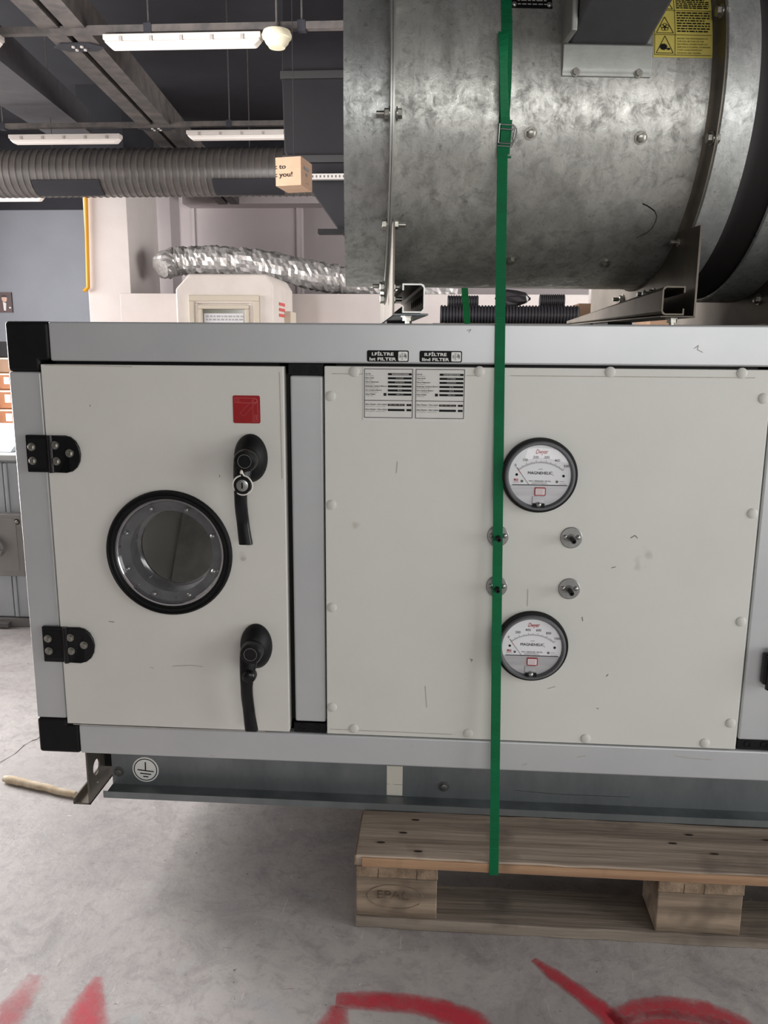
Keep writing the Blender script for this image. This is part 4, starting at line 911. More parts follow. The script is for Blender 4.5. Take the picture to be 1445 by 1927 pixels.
# wider foot plate of the duct ring on the right
ft3 = MB(F).prism([(-0.30, ZT + .0005), (-0.30, 1.10), (-0.25, 1.16), (0.25, 1.16), (0.30, 1.10), (0.30, ZT + .0005)], 0.6515, 0.6545, 'x').build('duct_foot', GALVDD, FAN)
MB(F).box(0.585, 0.6515, -0.30, 0.30, ZT + .0005, ZT + .004).build('duct_foot_leg', GALVD, ft3)
# casing bolts
def outrot(s, th):
    return RA @ Matrix.Rotation(-math.radians(th), 4, 'X')
for s, th in ((0.197, -15.6), (0.366, -16.3), (0.198, -60.6), (0.364, -61.9), (0.197, 75), (0.366, 75)):
    inst('casing_bolt', BOLT_F, FS(s, th, FR), outrot(s, th), FAN)
# flange bolts and nuts, axis along the fan
RL = RA @ Matrix.Rotation(-PI / 2, 4, 'Z'); RR_ = RA @ Matrix.Rotation(PI / 2, 4, 'Z')
for th in (52, 22.5, -11, -42.5, -74, 85, 118, 150, 182, 214):
    p = FS(SF, th, FR + .016)
    inst('flange_bolt', BOLT_SIDE if th in (-42.5, 22.5) else NUT_SIDE, p - AX * .0035, RL, FAN); inst('flange_nut', NUT_SIDE if th in (-42.5, 22.5) else BOLT_SIDE, p + AX * .006, RR_, FAN)
    p = FS(SA, th - 5, FR + .018)
    inst('flange_nut', BOLT_SIDE if th in (-11, 22.5) else NUT_SIDE, p - AX * .0026, RL, FAN)
    inst('flange_bolt', BOLT_SIDE, p + AX * .0, RR_, FAN)
for y, z in ((-0.139, 1.118), (-0.142, 1.098)):
    p = F((SF, y, z)); inst('foot_nut', BOLT_SIDE, p - AX * .0035, RL, FAN); inst('foot_nut', NUT_SIDE, p + AX * .006, RR_, FAN)
p = F((SA - .009, -0.105, 1.113)); inst('foot_nut', NUT_SIDE, p, RL, FAN)
p = F((SA - .009, 0.065, 1.112)); inst('foot_nut', NUT_SIDE, p, RL, FAN)
p = F((0.6515, -0.11, 1.105)); inst('foot_nut', BOLT_SIDE, p, RL, FAN)
# terminal box
b0 = 1.4575
tb = MB(F).prism([(-0.2875, 1.4125), (-0.2875, 1.418), (-0.2905, 1.424), (-0.2905, b0 - .002), (-0.280, b0 + .004), (-0.24, b0 + .18), (-0.22, b0 + .18), (-0.22, b0), (-0.2785, 1.42), (-0.2785, 1.4125)], 0.237, 0.3705, 'x').build('box_bracket', SHEET, FAN, bevel=0.0015)
lab(tb, 'bright bent sheet bracket of the terminal box')
inst('bracket_screw', BOLT_S, F((0.2575, -0.2875, 1.4185)), RA, tb); inst('bracket_screw', BOLT_S, F((0.3515, -0.2875, 1.4185)), RA, tb)
MB(F).prism([(-0.272, b0), (-0.288, b0), (-0.42, b0 + .034), (-0.42, b0 + .17), (-0.272, b0 + .17)], 0.2455, 0.3640, 'x').build('terminal_box', DARKBOX, FAN, bevel=0.006)
MB(F).box(0.236, 0.2445, -0.34, -0.25, b0 - 0.001, b0 + 0.15).build('box_side_bracket', SHEET, tb, bevel=0.002)
# nameplate under the strap
q = Print(lambda u, v: FS(u, v, FR + .0006)); q.grid(0.163, 0.2235, 19.9, 30, 4, 6); npl = q.build('nameplate', INK, FAN); lab(npl, 'small black riveted nameplate')
q = Print(lambda u, v: FS(u, v, FR + .001)); rnd = random.Random(3)
for j in range(7):
    v = 21.2 + 1.25 * j; u = 0.172
    while u < 0.213:
        w = rnd.uniform(0.003, 0.009); q.rect(u, min(u + w, 0.215), v - .16, v + .16); u += w + 0.002
q.build('nameplate_print', INKL, npl)
for s in (0.1665, 0.219): inst('nameplate_rivet', SCREW, FS(s, 21.1, FR + .0006), outrot(s, 21.1), npl)
# yellow warning label wrapped on the casing
lw0, lw1, lt0, lt1 = 0.3735, 0.4625, 5.9, 36.0
dg = math.degrees(1 / FR)
q = Print(lambda u, v: FS(u, v, FR + .0005)); q.grid(lw0, lw1, lt0, lt1, 6, 16); wl = q.build('warning_label', YELLOW, FAN); lab(wl, 'yellow warning label with black triangles and text')
q = Print(lambda u, v: FS(u, v, FR + .0010)); th = 0.0007
def L(a, b, w=th):   # line in metres along s, degrees along v
    (u0, v0), (u1, v1) = a, b; dx, dy = u1 - u0, (v1 - v0) / dg; l = math.hypot(dx, dy) or 1; nx, ny = -dy / l * w / 2, dx / l * w / 2 * dg
    n = max(1, int(abs(v1 - v0) / 2)); 
    for i in range(n):
        t0, t1 = i / n, (i + 1) / n; a0 = (u0 + (u1 - u0) * t0, v0 + (v1 - v0) * t0); a1 = (u0 + (u1 - u0) * t1, v0 + (v1 - v0) * t1)
        q.add([(a0[0] + nx, a0[1] + ny), (a1[0] + nx, a1[1] + ny), (a1[0] - nx, a1[1] - ny), (a0[0] - nx, a0[1] - ny)], [(0, 1, 2, 3)])
def T(body, u, v, h, wd):
    vs, fs = text(body, h * 1.38, align='LEFT'); sx = wd / width_of(vs); q.add([(u + x * sx, v + y * dg) for x, y in vs], fs)
ue, ui = lw0 + 0.0018, lw0 + 0.0325
vr = [lt0 + .7, lt0 + 6.6, lt0 + 14.2, lt0 + 20.6, lt0 + 27]
L((ue, lt0 + .7), (ue, lt1)); L((ui, lt0 + .7), (ui, lt1)); L((ue, lt0 + .7), (ui, lt0 + .7)); L((ui, lt0 + .7), (lw1 - .002, lt0 + .7))
for v in vr[1:]: L((ue, v), (lw1 - .002, v))
for k, v in enumerate(vr[:4]):
    c = (ue + ui) / 2; v0 = v + .5; hh = 5.0 if k != 1 else 5.0
    a, b_, d = (c - .0128, v0), (c + .0128, v0), (c, v0 + hh); L(a, b_, .0009); L(b_, d, .0009); L(d, a, .0009)
    cc = (c, v0 + hh * .36)
    if k == 0:
        for i in range(9): a2 = 2 * PI * i / 9; q.disc(cc[0] - .002 + .0042 * math.cos(a2), cc[1] + .0034 * dg * math.sin(a2) , .0017, 8, ry=.0015 * dg)
        q.disc(cc[0] - .002, cc[1], .0030, 12, ry=.0026 * dg); q.disc(cc[0] + .0055, cc[1] - .6, .0028, 10, ry=.0016 * dg)
    elif k == 1:
        for i in range(5): a2 = PI / 2 + 2 * PI * i / 5; q.arc(cc[0] + .0036 * math.cos(a2), cc[1] + .0034 * dg * math.sin(a2), .0028, .0008, 0, 2 * PI, 14, ry=.0025 * dg)
        q.disc(cc[0], cc[1], .0018, 10, ry=.0017 * dg)
    else:
        q.arc(cc[0], cc[1], .0042, .0012, 0, 5.5, 16, ry=.004 * dg); q.disc(cc[0] + .002, cc[1], .002, 10, ry=.0018 * dg)
for i, t in enumerate(['BEFORE THE MAINTENANCE OF', 'THE FAN, BE SURE OF THE', 'ELECTRICAL CONNECTIONS CUT', 'AND FAN IS STOPPED, OTHERWISE', 'IT MAY CAUSE IMPORTANT', 'DAMAGES AND INJURIES.']):
    T(t, ui + .003, vr[1] - 1.1 - .84 * i, .0021, (.046, .040, .046, .050, .038, .036)[i])
rnd = random.Random(5)
for blk in ((vr[1], vr[2], 8), (vr[2], vr[3], 8), (vr[3], vr[4], 8)):
    for i in range(blk[2]):
        v = blk[1] - .7 - (blk[1] - blk[0] - 1.0) * i / blk[2]; u = ui + .003; end = lw1 - .004 - (rnd.random() * .01 if i % 4 == 3 else 0)
        while u < end:
            w = rnd.uniform(.0025, .008); q.rect(u, min(u + w, end), v - .22, v + .18); u += w + .0014
q.build('warning_print', INK, wl)
# dark crack-like scribble on the casing and a few dents
q = Print(lambda u, v: FS(u, v, FR + .0006))
cr = [(1209, 383), (1216, 386), (1224, 391), (1232, 397), (1236, 407), (1233, 418), (1226, 430), (1217, 438), (1205, 443), (1197, 447)]
def hit(px, py):
    o = CAM - Vector((0, FYC, 0)); d = ray(px, py); o = Vector((o.x * ca + o.y * sa, -o.x * sa + o.y * ca, o.z)); d = Vector((d.x * ca + d.y * sa, -d.x * sa + d.y * ca, d.z))
    A = d.y ** 2 + d.z ** 2; B = o.y * d.y + (o.z - FZ) * d.z; C = o.y ** 2 + (o.z - FZ) ** 2 - FR ** 2; t = (-B - math.sqrt(B * B - A * C)) / A; p = o + d * t
    return p.x, math.degrees(math.atan2(p.z - FZ, -p.y))
hp = [hit(*c) for c in cr]
for i in range(len(hp) - 1): L(hp[i], hp[i + 1], .0018 if i < 3 else .001)
q.build('scratch', RUBBER, casing)

# ================================================================== STRAP
STR = thing('packing_strap', 'green woven packing strap running around the fan and the unit down to the pallet', 'strap', (0.206, PY - 0.002, 0.122))
def ssp(th): return FS(0.155 - 0.0, th, FR + 0.0016)
pts = []
e0 = Vector((0.187, -0.0015, ZT + 0.001)); e1 = Vector((0.206, PY - 0.0036, 0.1445)); e2 = Vector((0.206, PY - 0.0036, 0.1205)); e3 = Vector((0.206, PY + 0.143, 0.1195))
thf = -18
bk = [Vector((0.163, YB + 0.001, 0.30)), Vector((0.163, YB + 0.001, ZT + 0.001))]
pts += bk
for i in range(41):
    th = 200 + (thf - 200) * i / 40; pts.append(ssp(th))
for i in range(1, 9): pts.append(ssp(thf).lerp(e0, i / 8))
for i in range(1, 21):
    t = i / 20; p = e0.lerp(e1, t); pts.append(p)
pts += [e2, e2 + Vector((0, .004, -.001)), e3]
MB().ribbon(pts, Vector((1, 0, 0)), 0.0079, 0.0011).build('strap_band', STRAPG, STR)
# loose tail above the buckle
tail = []
for i in range(15):
    t = i / 14; th = -13 + 24.5 * t; s = 0.157 - 0.0085 * t - 0.004 * math.sin(t * PI)
    off = 0.004 + 0.010 * math.sin(t * PI * 0.95) + 0.002 * t; tail.append(FS(s, th, FR + off))
MB().ribbon(tail, lambda i: Vector((1, 0.15 + 0.55 * math.sin(i / 14 * PI), 0)), 0.0074, 0.0010).build('strap_tail', STRAPG, STR)
lp = [FS(0.159, th, FR + .0040) for th in (-12, -15, -18.5, -21.5)]
MB().ribbon(lp, AX, 0.0079, 0.0010).build('strap_loop', STRAPG, STR)
# wire buckle
def wire(pl, r=0.0011): MB().tube(pl, r, 8).build('buckle_wire', STEEL, STR, smooth=True)
def B(s, th, off=.0055): return FS(s, th, FR + off)
wire([B(.1475, -13.2), B(.1690, -13.4), B(.1745, -14.4), B(.1750, -15.6), B(.1745, -16.8), B(.1690, -18.4), B(.1475, -18.2)])
wire([B(.1478, -13.0, .007), B(.1478, -18.2, .007)]); wire([B(.1690, -14.6, .0075), B(.1500, -14.4, .0075)]); wire([B(.1715, -14.4, .007), B(.1700, -17.2, .007)])
wire([B(.1475, -19.0, .006), B(.1690, -19.2, .006), B(.1720, -17.6, .006)])
MB().ribbon([B(.161, -22.0, .0026), B(.161, -22.6, .0030)], AX, .0090, .0010).build('strap_end', STRAPG, STR)

# ================================================================== FLOOR STICK
a = fl(8, 1466, .008); b = fl(142, 1496, .008); rnd = random.Random(11); sp = []
for i in range(15):
    t = i / 14; p = a.lerp(b, t); sp.append(p + Vector((rnd.uniform(-.001, .001), rnd.uniform(-.0015, .0015), 0.0006 * math.sin(t * 5))))
o = MB().tube(sp, lambda i: 0.0098 - .00015 * i if 0 < i < 14 else 0.0072, 8, fn=lambda i, j: 1 + rnd.uniform(-.05, .05)).build('wooden_stick', WOODSTICK, smooth=True, angle=60)
zmin = min((o.matrix_world @ v.co).z if False else (v.co.z + o.location.z) for v in o.data.vertices); o.location.z -= zmin - 0.0002
tag(o, 'pale splintered wooden stick lying on the concrete floor beside the unit', 'stick')

# ================================================================== BACKGROUND LEFT: grey cabinet, box stack, poster
cy = 1.45; cxl, cxr = -2.45, -1.02; czt = 0.634
CAB = thing('grey_cabinet', 'low grey metal cabinet with rotary switch box standing on the floor at the left edge', 'cabinet', ((cxl + cxr) / 2, cy + .35, 0))
MB().box(cxl, cxr, cy + .012, cy + .75, 0.03, czt - .02).build('body', CABG, CAB, bevel=0.004)
MB().box(cxl - .01, cxr + .01, cy - .012, cy + .76, czt - .02, czt).build('top_plate', mat('cabinet_top', (176, 178, 176), rough=0.5), CAB, bevel=0.004)
MB().box(cxl, cxr, cy - .004, cy + .75, 0.0, 0.034).build('plinth', mat('cabinet_plinth', (110, 108, 106), rough=0.6), CAB, bevel=0.003)
xs = at(10, 900, cy).x
for x0, x1, in ((cxl + .01, xs - .010), (xs + .010, cxr - .01)): MB().box(x0, x1, cy, cy + .014, 0.04, czt - .03).build('front_panel', CABG, CAB, bevel=0.002)
MB().box(xs - .0095, xs - .004, cy + .006, cy + .013, 0.04, czt - .03).build('seam', RUBBER, CAB)
MB().box(xs - .003, xs + .009, cy - .006, cy + .013, 0.04, czt - .03).build('seam_trim', CABG, CAB, bevel=0.002)
p0, p1 = at(42, 1085, cy - .03), at(40, 968, cy - .03)
sb = MB().box(p0.x - 0.25, p0.x + .012, cy - .032, cy + .006, p0.z, p1.z).build('switch_box', CABD, CAB, bevel=0.004)
pt = at(28, 1000, cy - .035); MB().prism(_rr(pt.x - .22, pt.x + .004, p0.z + .02, p1.z - .016, .012), cy - .0345, cy - .031).build('switch_cover', CABD, sb, bevel=0.001)
k = at(-8, 1030, cy - .04); MB().lathe((k.x, cy - .034, k.z), (0, -1, 0), [(0, 0.036), (0.02, 0.035), (0.024, 0.031), (0.024, 0.00001)], 28).build('rotary_knob', CABK, sb, smooth=True)
MB().prism([(k.x - .03, k.z - .006), (k.x + .034, k.z - .020), (k.x + .038, k.z - .008), (k.x - .03, k.z + .010)], cy - .072, cy - .057).build('knob_pointer', CABK, sb, bevel=0.002)
q = at(32, 982, cy - .032); MB().lathe((q.x, cy - .032, q.z), (0, -1, 0), [(0, .0105), (.001, .0105), (.001, .007)], 20).build('cover_screw_seat', RUBBER, sb); inst('cover_screw', BOLT_S, (q.x, cy - .0325, q.z), None, sb)
MB().box(xs - 0.12, xs - .02, cy - .03, cy - .004, .004, .022).build('foot_clip', mat('clip_grey', (90, 88, 87), rough=.6), CAB, bevel=.002)
# pale cover lying on the cabinet
pc = at(22, 845, 1.6); tz = at(18, 806, 1.75).z
cov = MB().prism([(1.50, czt), (2.1, czt), (2.1, tz - .05), (1.95, tz), (1.72, tz), (1.60, czt + .05)], -2.3, pc.x + 0.05, 'x').build('plastic_cover', PALEB, bevel=0.02)
tag(cov, 'pale blue plastic cover lying on the grey cabinet', 'cover')
# stacked cartons
zz = 0.0; xe = at(16, 700, 5).x + .30; rnd = random.Random(2); hts = [.20, .16, .145, .15, .13, .12, .06]; names = ['lowest brown carton of the stack beyond the grey cabinet', 'second brown carton from the floor in the stack beyond the grey cabinet', 'third brown carton from the floor in the stack beyond the grey cabinet', 'fourth brown carton from the floor in the stack beyond the grey cabinet', 'fifth brown carton from the floor in the stack beyond the grey cabinet', 'sixth, pale-topped brown carton from the floor in the stack beyond the cabinet']
for i in range(6):
    h = hts[i]; ct = thing('carton', names[i], 'carton', (xe - .3, 5.2, zz), 'stacked cartons by the left edge')
    dx = rnd.uniform(-.01, .01)
    MB().box(xe - .62 + dx, xe + dx, 5.0, 5.4, zz, zz + h - .004).build('carton_body', CARDR if i < 5 else CARD, ct, bevel=.004)
    if i < 5: MB().box(at(2 + i, 700, 4.998).x, at(16, 700, 4.998).x, 4.9965, 4.9995, zz + h * .3, zz + h * .72).build('carton_label', WHITE, ct)
    MB().box(xe - .62 + dx, xe + dx, 4.9975, 4.9995, zz + h * .84, zz + h * .93).build('carton_tape', TAPE, ct); zz += h
zd = at(5, 650, 5).z
o = MB().box(xe - .66, xe + .02, 4.98, 5.42, zz, zd + .03).build('dark_tray', DUCTR, bevel=.004); tag(o, 'flat dark tray on top of the stacked cartons', 'tray')
# poster on the blue wall
pa, pb = at(-18, 550, 13.88), at(24, 588, 13.88)
PO = thing('wall_poster', 'small portrait poster of a man in a dark suit on the blue-grey wall', 'poster', ((pa.x + pb.x) / 2, 13.88, pb.z))
MB().box(pa.x, pb.x, 13.872, 13.895, pb.z, pa.z).build('poster_sheet', mat('poster_dark', (58, 50, 54), (96, 62, 62), scale=3, rough=.5), PO)
w_, h_ = pb.x - pa.x, pa.z - pb.z; PU = lambda x, y: (pa.x + w_ * x, pb.z + h_ * y)
q = Print(front(13.868)); q.disc(*PU(.66, .68), w_ * .13, 20, ry=h_ * .17); q.build('poster_face', mat('poster_skin', (214, 178, 164), rough=.6), PO)
q = Print(front(13.866)); q.add([PU(.58, .52), PU(.74, .46), PU(.70, .08), PU(.60, .10)], [(0, 1, 2, 3)]); q.add([PU(.86, .28), PU(.96, .26), PU(.96, .2), PU(.86, .2)], [(0, 1, 2, 3)]); q.build('poster_shirt', WHITE, PO)
q = Print(front(13.864)); q.add([PU(.66 + .13 * math.cos(a), .76 + .09 * math.sin(a)) for a in [PI * i / 8 for i in range(9)]], [tuple(range(9))]); q.build('poster_hair', mat('poster_hair', (46, 36, 36), rough=.6), PO)

# ================================================================== CEILING: beams, rails, lamps
bA, bB = at(119, 137, 5.7), at(256, 249, 7.9); dr = (bB - bA) / (bB.y - bA.y); zb_ = 3.36
def beam_pt(Y, off): p = bA + dr * (Y - bA.y); return Vector((p.x + off - .05, Y, zb_))
BM = thing('steel_beam', 'dusty black twin-channel steel ceiling beam with bolted gusset plates', 'beam', beam_pt(7, .17))
for o0, o1 in ((0.0, 0.155), (0.205, 0.36)):
    b = MB(); Y0, Y1 = 2.0, 13.4
    vs = [beam_pt(Y, o) + Vector((0, 0, z)) for Y in (Y0, Y1) for o in (o0, o1) for z in (0, .24)]
    b.add(vs, [(0, 1, 3, 2), (4, 6, 7, 5), (0, 2, 6, 4), (1, 5, 7, 3), (0, 4, 5, 1), (2, 3, 7, 6)]); b.build('channel', CEILM, BM)
for Y in (3.2, 5.75, 8.3, 10.9):
    c = beam_pt(Y, .18); g = MB().prism([(c.x - .21, Y), (c.x - .12, Y - .09), (c.x + .12, Y - .09), (c.x + .21, Y), (c.x + .12, Y + .09), (c.x - .12, Y + .09)], zb_ - .012, zb_ - .001, 'z').build('gusset_plate', CEIL, BM)
    for dx in (-.035, .035):
        for dy in (-.035, .035): MB().lathe((c.x + dx, Y + dy, zb_ - .012), (0, 0, -1), [(0, .014), (.012, .014), (.012, .00001)], 6).build('gusset_bolt', LAMPH, g)
# wide flat duct at the far left, under the ceiling
q0, q1, q2, q3 = at(0, 128, 6.0), at(0, 195, 6.0), at(148, 242, 9.4), at(62, 242, 9.4)
o = MB(); vs = []
for (l, r) in ((q1, q0), (q3, q2)):
    for z in (0, .3): vs += [Vector((l.x, l.y, 3.42 + z)), Vector((max(r.x, l.x + .55), r.y, 3.42 + z))]
e = MB()
w0 = .62; d2 = (q2 - q0); 
def dp(Y, off): t = (Y - q0.y) / (q2.y - q0.y); return Vector((q0.x + d2.x * t - off, Y, q0.z + d2.z * t + .06))
vs = [dp(Y, o_) + Vector((0, 0, z)) for Y in (4.15, 10.4) for o_ in (w0, 0) for z in (0, .3)]
o = e.add(vs, [(0, 1, 3, 2), (4, 6, 7, 5), (0, 2, 6, 4), (1, 5, 7, 3), (0, 4, 5, 1), (2, 3, 7, 6)]).build('flat_duct', mat('grey_black_duct', (74, 73, 78), (84, 83, 86), scale=4, rough=.7)); tag(o, 'flat charcoal duct running under the black ceiling at the far left', 'duct')
# hanging rails with lamps
def rail(py, px, Y, x0, x1, lbl):
    z = at(px, py, Y).z + .02; R = thing('lamp_rail', lbl, 'rail', ((x0 + x1) / 2, Y, z))
    MB().prism([(Y - .03, z), (Y + .03, z), (Y + .03, z + .05), (Y + .026, z + .05), (Y + .026, z + .004), (Y - .026, z + .004), (Y - .026, z + .05), (Y - .03, z + .05)], x0, x1, 'x').build('rail_channel', CEILM, R)
    return R, z
def rods(R, z, Y, xs):
    for x in xs:
        MB().cyl((x, Y, z + .004), (x, Y, ZC), .007, 8).build('hanger_rod', ZINCD, R); MB().box(x - .03, x + .03, Y - .034, Y + .034, z - .012, z + .06).build('rail_clamp', CEIL, R)
R1, z1 = rail(67, 300, 5.4, at(-160, 67, 5.4).x, at(760, 67, 5.4).x, 'black lamp rail hanging from rods, nearest of the three')
rods(R1, z1, 5.4, [at(280, 60, 5.4).x, at(568, 60, 5.4).x, at(-60, 60, 5.4).x])
R2, z2 = rail(243, 300, 8.2, at(-160, 243, 8.2).x, at(760, 243, 8.2).x, 'black lamp rail hanging from rods above the ribbed duct, middle of the three')
rods(R2, z2, 8.2, [at(6, 240, 8.2).x, at(432, 240, 8.2).x])
R3, z3 = rail(362, 60, 11.2, at(-200, 362, 11.2).x, at(158, 362, 11.2).x, 'black lamp rail close to the blue-grey wall, farthest of the three')
rods(R3, z3, 11.2, [at(-30, 362, 11.2).x])
def lamp(px0, px1, py, Y, h, lbl, grp='white tubular ceiling lamps'):
    a, b = at(px0, py, Y), at(px1, py, Y); z = (a.z + b.z) / 2; L_ = thing('tube_lamp', lbl, 'lamp', ((a.x + b.x) / 2, Y, z), grp)
    x0, x1 = a.x, b.x; e = .05
    MB().prism([(x0, z), (x0 + e * .4, z - h * .1), (x1 - e * .4, z - h * .1), (x1, z), (x1, z + h * .45), (x0, z + h * .45)], Y - .055, Y + .055).build('housing', LAMPH, L_, bevel=.006)
    MB().prism([(x0 + .004, z - h * .1), (x0 + e, z - h * .62), (x1 - e, z - h * .62), (x1 - .004, z - h * .1)], Y - .05, Y + .05).build('diffuser', LAMPW, L_, bevel=.012, seg=3)
    n = 5
    for i in range(n):
        x = x0 + (x1 - x0) * (i + .6) / (n + .2); MB().box(x - .012, x + .012, Y - .062, Y + .062, z - h * .16, z + h * .2).build('clip', mat('lamp_clip', (170, 164, 158), rough=.5), L_)
    return L_
lamp(198, 493, 76, 5.4, .085, 'long white tube lamp on the nearest rail, beside the cream detector')
lamp(-230, 3, 78, 5.4, .085, 'white tube lamp on the nearest rail, cut off by the left edge')
lamp(20, 228, 261, 8.2, .085, 'white tube lamp on the middle rail, left one above the ribbed duct')
lamp(353, 561, 253, 8.2, .085, 'white tube lamp on the middle rail, right one beside the black box duct')
lamp(-60, 82, 372, 11.2, .085, 'white tube lamp below the ribbed duct near the blue-grey wall')
c = at(521, 74, 5.35); DT = thing('smoke_detector', 'round cream smoke detector at the end of the nearest tube lamp', 'detector', c)
MB().lathe((c.x, c.y, c.z + .055), (0, 0, -1), [(0, .00001), (0, .10), (.03, .112), (.05, .108), (.055, .098)], 32).build('detector_base', CREAM, DT, smooth=True)
MB().lathe((c.x, c.y, c.z + .002), (0, 0, -1), [(0, .098), (.03, .085), (.05, .066), (.062, .06), (.064, .00001)], 32).build('detector_head', CREAM, DT, smooth=True)
MB().cyl((c.x, c.y, c.z + .05), (c.x, c.y, ZC), .008, 8).build('detector_rod', CEILM, DT)

# ribbed round duct
ya = at(-120, 327, 9.0); yb_ = at(660, 322, 9.0); r0 = .27; z = at(300, 325, 9).z; x0, x1 = ya.x, yb_.x
DU = thing('round_duct', 'ribbed black spiral duct running across under the ceiling', 'duct', ((x0 + x1) / 2, 9, z))
prof = [(0, .00001), (0, r0)]; t = 0.0; pitch = .082
while t < x1 - x0 - pitch:
    prof += [(t + .004, r0), (t + pitch - .022, r0 + .003), (t + pitch - .016, r0 + .009), (t + pitch - .008, r0 + .009), (t + pitch, r0)]; t += pitch
prof += [(x1 - x0, r0), (x1 - x0, .00001)]
MB().lathe((x0, 9, z), (1, 0, 0), prof, 40).build('duct_body', DUCTB, DU, smooth=True, angle=25)
for px0, px1 in ((58, 185), (398, 530)):
    a, b = at(px0, 350, 8.72), at(px1, 350, 8.72); MB().prism([(9 + (r0 + .017) * math.cos(math.radians(q)), z + (r0 + .017) * math.sin(math.radians(q))) for q in range(205, 256, 6)] + [(9 + (r0 + .004) * math.cos(math.radians(q)), z + (r0 + .004) * math.sin(math.radians(q))) for q in range(253, 204, -6)], a.x, b.x, 'x').build('duct_patch', CEIL, DU)
for px in (100, 470):
    xx = at(px, 300, 9).x; MB().cyl((xx, 9, z + r0 + .01), (xx, 9, ZC), .006, 8).build('hanger_rod', CEILM, DU)
# big black rectangular duct drop
poly = [(530, -420), (530, 140), (535, 285), (578, 350), (640, 437), (900, 437), (900, -420)]
P = [FP(px, py, 6.0) for px, py in poly]; P[0] = (P[0][0], ZC - .002); P[-1] = (P[-1][0], ZC - .002)
RD = thing('box_duct', 'large black sheet-metal box duct dropping from the ceiling behind the fan', 'duct', (P[4][0] + .4, 6.4, P[4][1]))
MB().prism(P, 6.0, 6.8).build('duct_body', DUCTR, RD, bevel=.01)
for py in (142, 300):
    a = FP(528, py, 5.98); MB().box(a[0] + (.0 if py < 200 else .02), P[5][0], 5.955, 6.84, a[1] - .03, a[1] + .03).build('duct_flange', mat('duct_flange_black', (36, 34, 35), rough=.6), RD, bevel=.004)
MB().box(FP(598, 437, 5.9)[0], P[5][0], 5.9, 6.0, FP(600, 441, 5.95)[1], FP(600, 432, 5.95)[1]).build('duct_bar', RUBBER, RD)
a, b = FP(570, 327, 5.85), FP(760, 336, 5.85)
PRL = thing('perforated_rail', 'white perforated strip rail fixed in front of the black box duct', 'rail', ((a[0] + b[0]) / 2, 5.9, b[1]))
MB().box(a[0], b[0], 5.85, 5.9, b[1], a[1]).build('strip', mat('rail_white', (170, 166, 162), rough=.6), PRL)
MB().box(a[0], b[0], 5.9, 6.0, b[1] + .01, a[1] - .01).build('stand_off', CEIL, PRL)
n = 26
for i in range(n): x = a[0] + (b[0] - a[0]) * (i + .5) / n; MB().box(x - .006, x + .006, 5.849, 5.851, b[1] + .012, a[1] - .012).build('hole', CEILM, PRL)
# hanging carton with printed words
BX = thing('hanging_carton', 'small cardboard box with printed words hanging in front of the ribbed duct', 'carton', at(545, 355, 4.6))
A0 = at(518, 297, 4.5); A1 = at(519, 351, 4.5); B0 = at(566, 293, 4.46); B1 = at(566, 347.5, 4.46)
wv = Vector((B0.x - A0.x, B0.y - A0.y, 0)); hh = (A0.z - A1.z + B0.z - B1.z) / 2; zt = (A0.z + B0.z) / 2
C0 = at(587, 307, 4.72); dv = Vector((C0.x - B0.x, C0.y - B0.y, 0))
base_ = Vector((A0.x, A0.y, zt - hh)); up = Vector((0, 0, hh))
MB().add([base_, base_ + wv, base_ + wv + dv, base_ + dv, base_ + up, base_ + wv + up, base_ + wv + dv + up, base_ + dv + up], [(0, 3, 2, 1), (4, 5, 6, 7), (0, 1, 5, 4), (1, 2, 6, 5), (2, 3, 7, 6), (3, 0, 4, 7)]).build('carton_body', CARD, BX, bevel=.002)
wn_, un = wv.normalized(), Vector((0, 0, 1)); nn = -dv.normalized(); wl_ = wv.length
q = Print(lambda u, v: base_ + wn_ * max(u, .0012) + un * v - Vector((0, .0025, 0)))
for s_, v in (('t to', .665), ('t you!', .385)): q.text(s_, -wl_ * .04, hh * v, hh * .17, align='LEFT', bold=.014, width=wl_ * (.44 if len(s_) == 4 else .70))
q.build('carton_print', INK, BX)
dn = dv.normalized(); q = Print(lambda u, v: base_ + wv + dn * u + un * v + Vector((.0025, 0, 0)))
q.rect(dv.length * .25, dv.length * .7, hh * .62, hh * .72); q.rect(dv.length * .42, dv.length * .56, hh * .42, hh * .52); q.rect(dv.length * .42, dv.length * .66, hh * .16, hh * .18); q.build('carton_side_print', INKG, BX)
c = base_ + wv * .5 + dv * .5; MB().cyl((c.x, c.y, zt), (c.x, c.y, ZC), .0025, 6).build('cord', CORD, BX)

# ================================================================== BACKGROUND MIDDLE: booth, foil duct, pipe, hoses
YB_ = 9.0; bl, br_ = at(330, 560, YB_).x, at(514, 560, YB_).x; bt = at(420, 515, YB_).z
BO = thing('machine_booth', 'cream machine booth with a moulded window frame in front of the low white partition', 'booth', ((bl + br_) / 2, YB_ + .6, 0))
xe = br_; ch = .18
MB().prism([(bl, 0), (xe, 0), (xe, bt - ch * .75), (xe - ch * .45, bt), (bl + ch, bt), (bl, bt - ch)], YB_, YB_ + 1.35).build('booth_shell', BOOTH, BO, bevel=.03, seg=3)
def fr_(x0, x1, zt_, w, y0, m, n): 
    b = MB(); b.box(x0, x1, y0, YB_ + .01, zt_ - w, zt_); b.box(x0, x0 + w, y0, YB_ + .01, .9, zt_ - w); b.box(x1 - w, x1, y0, YB_ + .01, .9, zt_ - w); b.build(n, m, BO, bevel=.008)
X_ = lambda px: at(px, 580, YB_).x; Z_ = lambda py: at(430, py, YB_).z
